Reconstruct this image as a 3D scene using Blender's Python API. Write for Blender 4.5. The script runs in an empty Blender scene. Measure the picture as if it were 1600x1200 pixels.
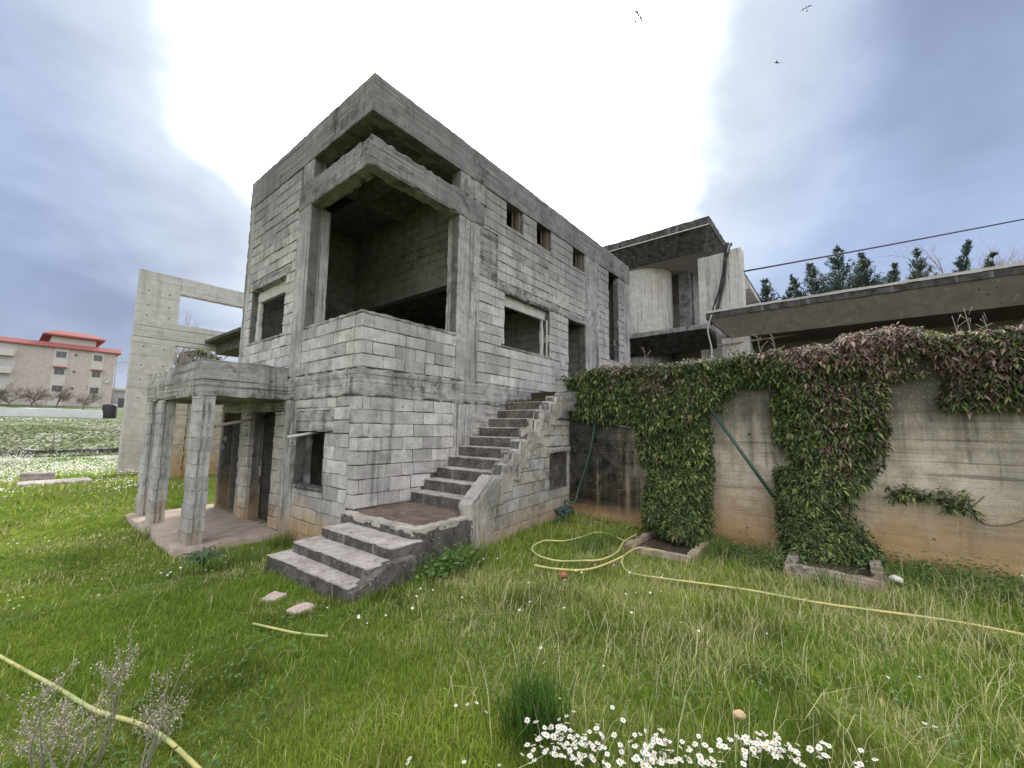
import bpy, math, random
import numpy as np
from math import radians as R
random.seed(7); rng = np.random.default_rng(7)
sc = bpy.context.scene; col = sc.collection

# ------------------------------------------------------------------ camera, world, sun, exposure
CAM = np.array([-3.223, -5.418, 1.6])
yaw, pit, rol, FPX = R(38.778), R(6.186), R(0.698), 645.334
fw = np.array([math.cos(yaw)*math.cos(pit), math.sin(yaw)*math.cos(pit), math.sin(pit)])
rt = np.array([math.sin(yaw), -math.cos(yaw), 0.0]); up = np.cross(rt, fw)
r2 = rt*math.cos(rol)+up*math.sin(rol); u2 = -rt*math.sin(rol)+up*math.cos(rol)
from mathutils import Matrix, Vector
cd = bpy.data.cameras.new('camera'); cam = bpy.data.objects.new('camera', cd); col.objects.link(cam)
cam.matrix_world = Matrix(((r2[0], u2[0], -fw[0], CAM[0]), (r2[1], u2[1], -fw[1], CAM[1]), (r2[2], u2[2], -fw[2], CAM[2]), (0, 0, 0, 1)))
cd.sensor_fit = 'HORIZONTAL'; cd.sensor_width = 36.0; cd.lens = 36.0*FPX/1600.0; cd.clip_start = 0.05; cd.clip_end = 6000
sc.camera = cam
SUN_EL, SUN_AZ = R(36.5), R(48.6)
sdir = (math.cos(SUN_EL)*math.cos(SUN_AZ), math.cos(SUN_EL)*math.sin(SUN_AZ), math.sin(SUN_EL))
sl = bpy.data.lights.new('sun', 'SUN'); sl.energy = 1.5; sl.angle = R(40); sl.color = (1.0, 0.96, 0.9)
so = bpy.data.objects.new('sun', sl); col.objects.link(so)
so.rotation_euler = Vector(sdir).to_track_quat('Z', 'Y').to_euler()
sc.view_settings.view_transform = 'Standard'; sc.view_settings.look = 'None'
sc.view_settings.exposure = 2.3; sc.view_settings.gamma = 1.0; sc.view_settings.use_curve_mapping = False

class NT:
    """small helper to write node trees"""
    def __init__(s, nt): s.nt = nt; nt.nodes.clear()
    def n(s, t, **k):
        x = s.nt.nodes.new(t)
        for a, v in k.items(): setattr(x, a, v)
        return x
    def set(s, sock, v):
        if isinstance(v, bpy.types.NodeSocket): s.nt.links.new(v, sock)
        elif v is not None:
            if isinstance(v, (tuple, list)) and sock.type == 'RGBA' and len(v) == 3: v = (*v, 1)
            sock.default_value = v
    def m(s, op, a, b=0.0, c=None, clamp=False):
        x = s.n('ShaderNodeMath', operation=op, use_clamp=clamp)
        s.set(x.inputs[0], a); s.set(x.inputs[1], b)
        if c is not None: s.set(x.inputs[2], c)
        return x.outputs[0]
    def v(s, op, a, b=None, scale=None):
        x = s.n('ShaderNodeVectorMath', operation=op); s.set(x.inputs[0], a)
        if b is not None: s.set(x.inputs[1], b)
        if scale is not None: s.set(x.inputs['Scale'], scale)
        return x.outputs[1] if op in ('DOT_PRODUCT', 'LENGTH') else x.outputs[0]
    def noise(s, vec, scale, detail=4, rough=0.55, dist=0.0):
        x = s.n('ShaderNodeTexNoise'); s.set(x.inputs['Vector'], vec)
        x.inputs['Scale'].default_value = scale; x.inputs['Detail'].default_value = detail
        x.inputs['Roughness'].default_value = rough; x.inputs['Distortion'].default_value = dist
        return x.outputs[0]
    def vor(s, vec, scale):
        x = s.n('ShaderNodeTexVoronoi'); s.set(x.inputs['Vector'], vec); x.inputs['Scale'].default_value = scale
        return x.outputs['Distance']
    def rng(s, v, a, b, c=0.0, d=1.0, smooth=True):
        x = s.n('ShaderNodeMapRange'); x.interpolation_type = 'SMOOTHSTEP' if smooth else 'LINEAR'; x.clamp = True
        s.set(x.inputs[0], v)
        for i, q in enumerate((a, b, c, d)): x.inputs[1+i].default_value = q
        return x.outputs[0]
    def mix(s, f, a, b, mode='MIX'):
        x = s.n('ShaderNodeMix', data_type='RGBA', blend_type=mode); s.set(x.inputs[0], f); s.set(x.inputs[6], a); s.set(x.inputs[7], b)
        return x.outputs[2]
    def sep(s, v):
        x = s.n('ShaderNodeSeparateXYZ'); s.set(x.inputs[0], v); return x.outputs
    def bump(s, h, strength=0.3, dist=0.01, normal=None):
        x = s.n('ShaderNodeBump'); s.set(x.inputs['Height'], h); x.inputs['Strength'].default_value = strength; x.inputs['Distance'].default_value = dist
        if normal is not None: s.set(x.inputs['Normal'], normal)
        return x.outputs[0]

OFFX, OFFY = 2.0, 8.0
w = bpy.data.worlds.new('World'); sc.world = w; w.use_nodes = True
t = NT(w.node_tree)
skyt = t.n('ShaderNodeTexSky'); skyt.sky_type = 'NISHITA'; skyt.sun_disc = False; skyt.sun_elevation = SUN_EL; skyt.sun_rotation = R(90)-SUN_AZ
d = t.v('NORMALIZE', t.n('ShaderNodeTexCoord').outputs['Generated'])
dz = t.sep(d)[2]
den = t.m('ADD', t.m('MAXIMUM', dz, 0.0), 0.28)
pl = t.v('SCALE', d, scale=t.m('DIVIDE', 1.0, den))
pl = t.v('ADD', pl, (OFFX, OFFY, 0.0)); n1 = t.noise(pl, 0.8, 6, 0.5, 0.5); n2 = t.noise(pl, 2.6, 7, 0.5, 0.25); n3 = t.noise(d, 1.7, 3, 0.45)
c = t.v('DOT_PRODUCT', d, tuple(sdir))
nn = t.m('ADD', t.m('MULTIPLY', t.m('SUBTRACT', n1, 0.5), 0.24), t.m('MULTIPLY', t.m('SUBTRACT', n2, 0.5), 0.16))
g = t.m('ADD', c, nn)
glow = t.rng(g, 0.70, 0.965); core = t.rng(g, 0.86, 1.02)
cl = t.rng(t.m('ADD', t.m('ADD', t.m('MULTIPLY', n1, 0.45), t.m('MULTIPLY', n2, 0.30)), t.m('MULTIPLY', n3, 0.4)), 0.42, 0.74)
clouds = t.mix(cl, (0.048, 0.057, 0.086), (0.092, 0.114, 0.166))
lit = t.mix(glow, clouds, (0.185, 0.203, 0.212)); lit = t.mix(core, lit, (1.1, 1.1, 1.08))
# cloud out of view overhead and behind, brightened to fill the backlit facade
thin = t.mix(t.rng(n2, 0.3, 0.7), (0.40, 0.405, 0.41), (0.60, 0.60, 0.59))  # brightened fill colour for the cloud out of view
lit = t.mix(t.rng(t.m('ADD', c, t.m('MULTIPLY', t.m('SUBTRACT', n1, 0.5), 0.3)), -0.35, 0.38, 1.0, 0.0), lit, thin)
lit = t.mix(t.rng(t.m('ADD', dz, t.m('MULTIPLY', t.m('SUBTRACT', n1, 0.5), 0.15)), 0.68, 0.98), lit, thin)
hor = t.rng(dz, -0.02, 0.22, 1.0, 0.0)
lit = t.mix(t.m('MULTIPLY', hor, 0.35), lit, (0.090, 0.102, 0.136))
bg1 = t.n('ShaderNodeBackground'); t.set(bg1.inputs[0], skyt.outputs[0]); bg1.inputs[1].default_value = 0.05
bg2 = t.n('ShaderNodeBackground'); t.set(bg2.inputs[0], lit); bg2.inputs[1].default_value = 1.0
ms = t.n('ShaderNodeMixShader'); ms.inputs[0].default_value = 0.92
w.node_tree.links.new(bg1.outputs[0], ms.inputs[1]); w.node_tree.links.new(bg2.outputs[0], ms.inputs[2])
wo = t.n('ShaderNodeOutputWorld'); w.node_tree.links.new(ms.outputs[0], wo.inputs[0])

# ------------------------------------------------------------------ materials
def new_mat(name):
    m = bpy.data.materials.new(name); m.use_nodes = True
    return m, NT(m.node_tree)
def finish(t, colr, rough=0.9, normal=None, spec=0.2, transl=None, emis=None):
    b = t.n('ShaderNodeBsdfPrincipled'); t.set(b.inputs['Base Color'], colr); t.set(b.inputs['Roughness'], rough)
    b.inputs['Specular IOR Level'].default_value = spec
    if normal is not None: t.set(b.inputs['Normal'], normal)
    o = t.n('ShaderNodeOutputMaterial')
    if transl:
        tr = t.n('ShaderNodeBsdfTranslucent'); t.set(tr.inputs[0], colr)
        mx = t.n('ShaderNodeMixShader'); mx.inputs[0].default_value = transl
        t.nt.links.new(b.outputs[0], mx.inputs[1]); t.nt.links.new(tr.outputs[0], mx.inputs[2]); t.nt.links.new(mx.outputs[0], o.inputs[0])
    else: t.nt.links.new(b.outputs[0], o.inputs[0])
def pos(t): return t.n('ShaderNodeNewGeometry').outputs['Position']
def concrete(name, lo, hi, streak=0.5, stain=0.4, ochre=0.0, board=0.0, speck=0.0, rand=0.0, ochre_z=0.75, top_dark=0.0, black=False, grain=0.5, vboard=False, moss=0.0, blotch=0.0):
    lo = (lo[0]*1.012, lo[1]*.985, lo[2]*1.015); hi = (hi[0]*1.012, hi[1]*.985, hi[2]*1.015)
    m, t = new_mat(name); p = pos(t); s = t.sep(p); z = s[2]
    big = t.noise(p, 0.9, 5, 0.6); mid = t.noise(p, 5.0, 7, 0.65); fine = t.noise(p, 70.0, 3, 0.6)
    c = t.mix(t.rng(mid, 0.3, 0.7), lo, hi)
    if rand:
        ri = t.n('ShaderNodeObjectInfo').outputs['Random']
        c = t.mix(1.0, c, t.mix(ri, (1-rand,)*3, (1+rand*0.6,)*3), 'MULTIPLY')
    c = t.mix(1.0, c, t.mix(fine, (1-grain*.8,)*3, (1+grain*.55,)*3), 'MULTIPLY')
    sv = t.v('MULTIPLY', p, (5.5, 5.5, 0.35)); st = t.noise(sv, 1.0, 7, 0.68, 0.4)
    sm = t.m('MULTIPLY', t.rng(st, 0.50, 0.70), t.rng(big, 0.30, 0.62))
    c = t.mix(t.m('MULTIPLY', sm, streak), c, (0.040, 0.040, 0.038))
    bs = t.rng(t.m('ADD', t.m('MULTIPLY', big, .6), t.m('MULTIPLY', mid, .4)), 0.48, 0.64)
    c = t.mix(t.m('MULTIPLY', bs, stain), c, (0.085, 0.083, 0.079))
    hole = t.m('MULTIPLY', t.rng(t.vor(p, 4.2), 0.045, 0.085, 1.0, 0.0), t.rng(t.noise(p, 1.9, 2), 0.52, 0.56))
    c = t.mix(hole, c, (0.02, 0.02, 0.019))
    pale = t.rng(t.noise(sv, 1.7, 4, 0.5), 0.60, 0.76)
    c = t.mix(t.m('MULTIPLY', pale, 0.30), c, (0.62, 0.60, 0.56))
    if top_dark:
        k = t.m('MULTIPLY', t.rng(t.m('ADD', z, t.m('MULTIPLY', t.m('SUBTRACT', st, .5), 3.0)), 3.6, 6.4), top_dark)
        c = t.mix(k, c, (0.115, 0.115, 0.118))
    h = t.m('ADD', t.m('MULTIPLY', mid, 0.55), t.m('MULTIPLY', fine, 0.55))
    if board:
        bv = t.v('MULTIPLY', p, (0.5, 0.5, 26.0) if not vboard else (14.0, 14.0, 0.35)); bn = t.noise(bv, 1.0, 5, 0.7, 0.15)
        h = t.m('ADD', h, t.m('MULTIPLY', bn, board)); c = t.mix(t.rng(bn, 0.36, 0.47, min(.95, 0.95*board), 0.0), c, (0.055, 0.053, 0.05)); c = t.mix(t.rng(bn, 0.56, 0.70, 0.0, .4*min(1, board)), c, (0.6, 0.59, 0.57))
    if ochre:
        k = t.rng(t.m('ADD', z, t.m('MULTIPLY', t.m('SUBTRACT', t.noise(p, 1.6, 5, 0.6), 0.5), 0.9)), -0.1, ochre_z, 1.0, 0.0)
        c = t.mix(t.m('MULTIPLY', k, ochre), c, t.mix(mid, (0.28, 0.165, 0.07), (0.48, 0.33, 0.17)))
    if black:   # algae below the planting where water runs down the wall
        yv = t.m('ADD', s[1], t.m('MULTIPLY', t.m('SUBTRACT', st, .5), 2.2))
        zone = t.m('MULTIPLY', t.rng(yv, -3.2, -2.1), t.rng(st, 0.26, 0.40))
        zone = t.m('MULTIPLY', zone, t.rng(t.m('ADD', z, t.m('MULTIPLY', mid, .4)), 0.15, 0.5))
        c = t.mix(t.m('MULTIPLY', zone, t.rng(mid, .3, .75, 1.0, .82)), c, (0.010, 0.010, 0.009))
        upz = t.rng(t.m('ADD', z, t.m('MULTIPLY', t.m('SUBTRACT', st, .5), 1.6)), 1.15, 2.1)
        c = t.mix(t.m('MULTIPLY', upz, 0.85), c, (0.06, 0.058, 0.052))
    if moss:
        k = t.rng(t.noise(p, 9.0, 6, 0.7), 0.52, 0.68)
        c = t.mix(t.m('MULTIPLY', k, moss), c, (0.045, 0.045, 0.036))
    if speck:
        vd = t.vor(p, 26.0); k = t.m('MULTIPLY', t.rng(vd, 0.10, 0.2, 1.0, 0.0), t.rng(t.noise(p, 3.0, 3), 0.42, 0.58))
        c = t.mix(t.m('MULTIPLY', k, speck*.7), c, (0.66, 0.64, 0.6))
        vd = t.vor(p, 55.0); k = t.m('MULTIPLY', t.rng(vd, 0.12, 0.24, 1.0, 0.0), t.rng(t.noise(p, 7.0, 3), 0.48, 0.6))
        c = t.mix(t.m('MULTIPLY', k, speck*.8), c, (0.55, 0.54, 0.5))
    if blotch:
        bl = t.m('MULTIPLY', t.rng(t.noise(p, 2.3, 10, 0.78), 0.505, 0.60), t.rng(t.noise(p, .55, 3, .5), .42, .60))
        c = t.mix(t.m('MULTIPLY', bl, blotch), c, (0.045, 0.044, 0.041))
    # small pits
    pit = t.rng(t.vor(p, 38.0), 0.05, 0.13, 1.0, 0.0); pit = t.m('MULTIPLY', pit, t.rng(mid, 0.5, 0.6))
    h = t.m('SUBTRACT', t.m('SUBTRACT', h, t.m('MULTIPLY', hole, 1.5)), t.m('MULTIPLY', pit, 0.5)); c = t.mix(t.m('MULTIPLY', pit, .55), c, (0.05, 0.05, 0.048))
    finish(t, c, 0.93, t.bump(h, 0.9, 0.016), 0.12)
    return m
def plain(name, c, rough=0.7, var=0.15, scale=8.0, spec=0.3, bump=0.0):
    m, t = new_mat(name); p = pos(t); n = t.noise(p, scale, 5, 0.6)
    cc = t.mix(n, tuple(x*(1-var) for x in c), tuple(min(1, x*(1+var)) for x in c))
    finish(t, cc, rough, t.bump(n, bump, 0.01) if bump else None, spec)
    return m
def attr_mat(name, rough=0.6, transl=0.0, spec=0.25):
    m, t = new_mat(name); a = t.n('ShaderNodeAttribute'); a.attribute_name = 'tint'
    finish(t, a.outputs['Color'], rough, None, spec, transl); return m
M = {}
M['block'] = concrete('concrete_block', (0.37, 0.362, 0.345), (0.61, 0.60, 0.575), 0.5, 0.45, 0.8, rand=0.27, ochre_z=0.55, top_dark=0.62, grain=0.85, blotch=.35)
M['mortar'] = concrete('mortar', (0.07, 0.068, 0.064), (0.18, 0.175, 0.165), 0.5, 0.4, 0.5, grain=0.6, top_dark=.5)
M['pillar'] = concrete('pillar_block', (0.34, 0.335, 0.325), (0.52, 0.515, 0.50), 0.25, 0.35, 0.3, rand=0.15, ochre_z=0.2, grain=0.8)
M['conc'] = concrete('board_marked_concrete', (0.22, 0.215, 0.205), (0.52, 0.51, 0.49), 0.9, 0.8, 0.5, 0.9, ochre_z=0.4, top_dark=0.70, grain=.8, blotch=.85)
M['conv'] = concrete('column_concrete', (0.27, 0.265, 0.252), (0.53, 0.52, 0.50), 0.9, 0.6, 0.5, 0.8, ochre_z=0.4, vboard=True, top_dark=.4, grain=.7, blotch=.6)
M['canopy'] = concrete('canopy_concrete', (0.22, 0.217, 0.205), (0.50, 0.492, 0.47), 0.8, 0.65, 0, 1.0, grain=.8, blotch=.8)
M['smooth'] = concrete('pale_concrete', (0.40, 0.39, 0.365), (0.55, 0.54, 0.51), 0.3, 0.2, 0.15, 0.30, ochre_z=.6, grain=.4)
M['villa'] = concrete('villa_concrete', (0.37, 0.36, 0.33), (0.52, 0.51, 0.475), 0.75, 0.2, 0, 0.40, vboard=True, grain=.4)
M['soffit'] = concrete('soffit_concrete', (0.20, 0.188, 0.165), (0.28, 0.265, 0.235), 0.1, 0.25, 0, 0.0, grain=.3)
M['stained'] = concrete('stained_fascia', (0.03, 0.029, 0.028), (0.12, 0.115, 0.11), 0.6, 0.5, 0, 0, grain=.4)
M['retain'] = concrete('retaining_wall_concrete', (0.35, 0.30, 0.225), (0.58, 0.52, 0.42), 0.85, 0.6, 0.95, 0.6, ochre_z=1.1, black=True, speck=0.6, grain=.6)
M['ochrewall'] = concrete('ochre_concrete', (0.36, 0.32, 0.25), (0.55, 0.50, 0.41), 0.3, 0.2, 0.9, 0.4, ochre_z=1.2, grain=.5)
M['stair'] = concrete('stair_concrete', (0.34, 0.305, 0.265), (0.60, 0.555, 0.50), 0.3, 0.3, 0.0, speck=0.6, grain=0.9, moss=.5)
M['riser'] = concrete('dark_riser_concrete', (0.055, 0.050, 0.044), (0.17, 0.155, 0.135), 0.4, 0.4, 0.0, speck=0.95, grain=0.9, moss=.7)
M['plaster'] = concrete('rough_render', (0.30, 0.285, 0.25), (0.57, 0.55, 0.50), 0.7, 0.6, 0.6, grain=0.85, ochre_z=.45, blotch=.5)
M['floor'] = concrete('porch_floor', (0.34, 0.28, 0.225), (0.50, 0.42, 0.35), 0.0, 0.3, 0, grain=.5)
M['dirt'] = concrete('landing_dirt', (0.11, 0.078, 0.06), (0.23, 0.17, 0.135), 0.0, 0.3, 0, grain=.7, speck=.6)
M['innerblock'] = concrete('shade_toned_inner_block', (0.15, 0.14, 0.13), (0.27, 0.255, 0.235), 0.5, 0.5, 0, rand=.25, grain=.6)  # blocks toned darker to paint in interior shade, as on ceiling and beams
M['leaf'] = attr_mat('leaf', 0.45, 0.25, 0.4); M['grass'] = attr_mat('grass_blade', 0.55, 0.45, 0.25); M['petal'] = attr_mat('petal', 0.6, 0.2)
M['bark'] = plain('bark', (0.13, 0.10, 0.08), 0.9, 0.4, 20); M['greytwig'] = plain('grey_twig', (0.26, 0.22, 0.20), 0.9, 0.3, 10)
M['steel'] = plain('grey_metal_bar', (0.42, 0.41, 0.39), 0.6, 0.2); M['timber'] = plain('weathered_timber', (0.22, 0.19, 0.155), 0.8, .3, 12)
M['greenhose'] = plain('dark_green_hose', (0.03, 0.07, 0.06), 0.45, .2, 5, .5); M['black'] = plain('black_plastic', (0.02, 0.02, 0.022), 0.5)
M['cable_grey'] = plain('grey_cable', (0.35, 0.35, 0.34), 0.6)
m, t_ = new_mat('yellow_hose'); p_ = pos(t_); n_ = t_.noise(p_, 3.0, 4)
finish(t_, t_.mix(t_.rng(n_, .42, .6), t_.mix(t_.noise(p_, 30., 3), (0.50, 0.40, 0.10), (0.64, 0.56, 0.27)), (0.34, 0.40, 0.16)), 0.5, None, 0.4); M['yellowhose'] = m
M['aptstone'] = plain('pale_stone_cladding', (0.40, 0.345, 0.325), 0.9, 0.35, 2.6); M['aptpanel'] = plain('pale_panel', (0.46, 0.42, 0.40), 0.8, .06)
M['redroof'] = plain('red_tile', (0.25, 0.080, 0.074), 0.8, 0.15, 2); M['glass'] = plain('dark_pane', (0.04, 0.042, 0.05), 0.25, .2, 1, .6)
M['whitewash'] = plain('whitewashed_wall', (0.55, 0.54, 0.55), 0.9, 0.25, 0.7); M['greywall'] = plain('grey_render', (0.45, 0.43, 0.43), 0.9, .15, 1)
M['rust'] = plain('brick_red_stone', (0.33, 0.12, 0.07), 0.9, 0.3, 20, .2, .5); M['tan'] = plain('tan_stone', (0.52, 0.38, 0.24), 0.9, 0.2, 20, .2, .5)
M['white'] = plain('white_stone', (0.70, 0.68, 0.64), 0.9, 0.15, 20, .2, .5); M['paver'] = plain('pink_paving', (0.52, 0.41, 0.35), 0.9, 0.2, 14, .2, .4)
M['bird'] = plain('bird_feather', (0.025, 0.025, 0.03), 0.7); M['soil'] = plain('planter_soil', (0.06, 0.045, 0.035), 1.0, .4, 20, .1, .5)

# ------------------------------------------------------------------ noise and geometry helpers
def vhash(i, seed=0):
    i = i.astype(np.int64)
    h = (i[..., 0]*73856093) ^ (i[..., 1]*19349663) ^ (i[..., 2]*83492791) ^ (seed*2654435761)
    h = (h ^ (h >> 13))*1274126177 & 0x7fffffff
    h = (h ^ (h >> 16))*668265263 & 0x7fffffff
    return (h & 0xffff)/65535.0
def vnoise(p, seed=0):
    p = np.asarray(p, float); i = np.floor(p); f = p-i; f = f*f*(3-2*f); r = 0
    for dx in (0, 1):
        for dy in (0, 1):
            for dz in (0, 1):
                wgt = (f[..., 0] if dx else 1-f[..., 0])*(f[..., 1] if dy else 1-f[..., 1])*(f[..., 2] if dz else 1-f[..., 2])
                r = r+wgt*vhash(i+np.array([dx, dy, dz]), seed)
    return r
def fbm(p, seed=0, o=3):
    p = np.asarray(p, float); a = 0; s = .5
    for k in range(o): a = a+s*vnoise(p*2**k, seed+k); s *= .5
    return a/(1-0.5**o)
def n2(x, y, seed=0, o=3): return fbm(np.stack([np.asarray(x, float), np.asarray(y, float), np.zeros_like(np.asarray(x, float))], -1), seed, o)

def ground_h(x, y):
    x = np.asarray(x, float); y = np.asarray(y, float)
    ys = np.interp(y, [-30, 9, 16, 24, 40, 60, 80, 95, 130, 400, 2000], [0, 0, 0.0, 0.2, .75, 1.35, 2.1, 4.6, 5.5, 9, 40])
    porch = -0.30*np.clip((y+0.2)/1.6, 0, 1)*np.clip((9-y)/4, 0, 1)*np.clip((1.5-x)/1.0, 0, 1)
    wallf = -0.13*np.exp(-((x-3.6)/1.2)**2-((y+3.6)/1.5)**2)-0.05*np.exp(-((x+1.0)/.8)**2-((y+.9)/1.2)**2)
    near = np.clip(1-np.hypot(x, y)/30, 0, 1)
    return ys+porch+wallf+near*0.07*(n2(x*.7, y*.7, 3)-.5)+(1-near)*1.0*(n2(x*.05, y*.05, 5)-.5)*np.clip((y-20)/20, 0, 1)

def tag(o, label=None, cat=None, group=None, kind=None):
    for k, v in (('label', label), ('category', cat), ('group', group), ('kind', kind)):
        if v: o[k] = v
    return o
def thing(name, loc, label, cat, group=None):
    o = bpy.data.objects.new(name, None); col.objects.link(o); o.location = loc; o.empty_display_size = .1
    return tag(o, label, cat, group)
ROOTLOC = {}
def wloc(o):
    v = Vector((0, 0, 0))
    while o: v = v+Vector(o.location); o = o.parent
    return np.array(v)
def mk_mesh(name, V, F, smooth=True, tint=None):
    """V (n,3); F: list of (m,k) int arrays"""
    me = bpy.data.meshes.new(name); V = np.asarray(V, np.float32)
    if not isinstance(F, list): F = [F]
    F = [np.asarray(f, np.int32) for f in F if len(f)]
    me.vertices.add(len(V)); me.vertices.foreach_set('co', V.ravel())
    nl = sum(f.size for f in F); npoly = sum(len(f) for f in F)
    me.loops.add(nl); me.loops.foreach_set('vertex_index', np.concatenate([f.ravel() for f in F]))
    me.polygons.add(npoly)
    ls = []; s = 0
    for f in F: ls.append(s+np.arange(len(f))*f.shape[1]); s += f.size
    me.polygons.foreach_set('loop_start', np.concatenate(ls).astype(np.int32))
    me.polygons.foreach_set('use_smooth', np.full(npoly, bool(smooth)))
    if tint is not None:
        a = me.attributes.new('tint', 'FLOAT_COLOR', 'POINT'); tc = np.ones((len(V), 4), np.float32); tc[:, :3] = tint
        a.data.foreach_set('color', tc.ravel())
    me.update(calc_edges=True); me.validate(); return me
def obj(name, V, F, mat, parent=None, smooth=True, tint=None):
    V = np.asarray(V, float)
    if parent is not None: V = V-wloc(parent)
    me = mk_mesh(name, V, F, smooth, tint); me.materials.append(mat)
    o = bpy.data.objects.new(name, me); col.objects.link(o)
    if parent is not None: o.parent = parent
    return o
def obj_at(name, loc, V, F, mat, parent=None, smooth=True, tint=None):
    """top-level mesh with its origin at loc, V in world coordinates"""
    me = mk_mesh(name, np.asarray(V, float)-np.array(loc), F, smooth, tint); me.materials.append(mat)
    o = bpy.data.objects.new(name, me); col.objects.link(o); o.location = loc; return o
class MB:
    def __init__(s): s.V = []; s.F = {}; s.n = 0; s.T = []
    def add(s, V, F, tint=None):
        V = np.asarray(V, float)
        for f in (F if isinstance(F, list) else [F]):
            f = np.asarray(f, int)
            if len(f): s.F.setdefault(f.shape[1], []).append(f+s.n)
        s.V.append(V); s.n += len(V)
        if tint is not None: s.T.append(np.broadcast_to(np.asarray(tint, float), (len(V), 3)))
        return s
    def get(s): return np.concatenate(s.V), [np.concatenate(v) for v in s.F.values()]
    def obj(s, name, mat, parent=None, smooth=True):
        V, F = s.get(); return obj(name, V, F, mat, parent, smooth, np.concatenate(s.T) if s.T else None)
    def obj_at(s, name, loc, mat, smooth=True):
        V, F = s.get(); return obj_at(name, loc, V, F, mat, None, smooth, np.concatenate(s.T) if s.T else None)
BF = np.array([[0, 2, 3, 1], [4, 5, 7, 6], [0, 1, 5, 4], [2, 6, 7, 3], [0, 4, 6, 2], [1, 3, 7, 5]])
def box(x0, x1, y0, y1, z0, z1):
    return np.array([[x, y, z] for z in (z0, z1) for y in (y0, y1) for x in (x0, x1)], float), BF
def rotz(V, a, c=(0, 0, 0)):
    V = np.asarray(V, float)-c; ca, sa = math.cos(a), math.sin(a)
    return np.stack([V[:, 0]*ca-V[:, 1]*sa, V[:, 0]*sa+V[:, 1]*ca, V[:, 2]], -1)+c
def rbox(x0, x1, y0, y1, z0, z1, seg=.05, amp=.006, chip=.02, board=0.0, bh=.125, seed=1):
    """a concrete box with uneven faces, worn edges and stepped board courses"""
    lo = np.array([x0, y0, z0], float); hi = np.array([x1, y1, z1], float); L = hi-lo; amp *= .55; chip *= .55
    n = [int(min(260, max(1, math.ceil(L[i]/seg)))) for i in range(3)]
    if board: n[2] = int(min(220, max(n[2], math.ceil(L[2]/.03))))
    Vs = []; Fs = []; k = 0
    for ax in range(3):
        a, b = (ax+1) % 3, (ax+2) % 3
        ua = np.linspace(0, 1, n[a]+1); ub = np.linspace(0, 1, n[b]+1); A, B = np.meshgrid(ua, ub, indexing='ij')
        for sgn in (0, 1):
            P = np.zeros(A.shape+(3,)); P[..., a] = lo[a]+A*L[a]; P[..., b] = lo[b]+B*L[b]; P[..., ax] = hi[ax] if sgn else lo[ax]
            I = (np.arange(A.size).reshape(A.shape))+k
            q = np.stack([I[:-1, :-1], I[1:, :-1], I[1:, 1:], I[:-1, 1:]], -1).reshape(-1, 4)
            Fs.append(q if sgn else q[:, ::-1]); Vs.append(P.reshape(-1, 3)); k += A.size
    V = np.concatenate(Vs); F = np.concatenate(Fs)
    sg = (np.abs(V-hi) < 1e-9).astype(float)-(np.abs(V-lo) < 1e-9).astype(float)
    W = V.copy()
    dN = amp*(fbm(V*5.0, seed, 3)-.5)*2
    if board:
        zi = np.floor((V[:, 2]+.02*vnoise(V*np.array([.7, .7, 0]), seed+9))/bh)
        hs = vhash(np.stack([zi, zi*0, zi*0], -1), seed+5)-.5
        fr = (V[:, 2]/bh) % 1.0
        dN = dN+board*hs*2+np.where(np.minimum(fr, 1-fr) < .13, board*1.2*(vnoise(V*np.array([2, 2, 9.]), seed+3)-.35), 0)
    for i in (0, 1): W[:, i] += sg[:, i]*dN
    W[:, 2] += sg[:, 2]*amp*(fbm(V*5.0, seed+11, 3)-.5)*2
    if chip:
        dist = np.minimum(V-lo, hi-V); ds = np.sort(dist, 1); e = ds[:, 1]
        k = np.clip(1-e/.05, 0, 1)*np.clip((fbm(V*11.0, seed+21, 3)-.45)*5, 0, 1.3)*chip
        W -= sg*k[:, None]
    return W, F
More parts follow.
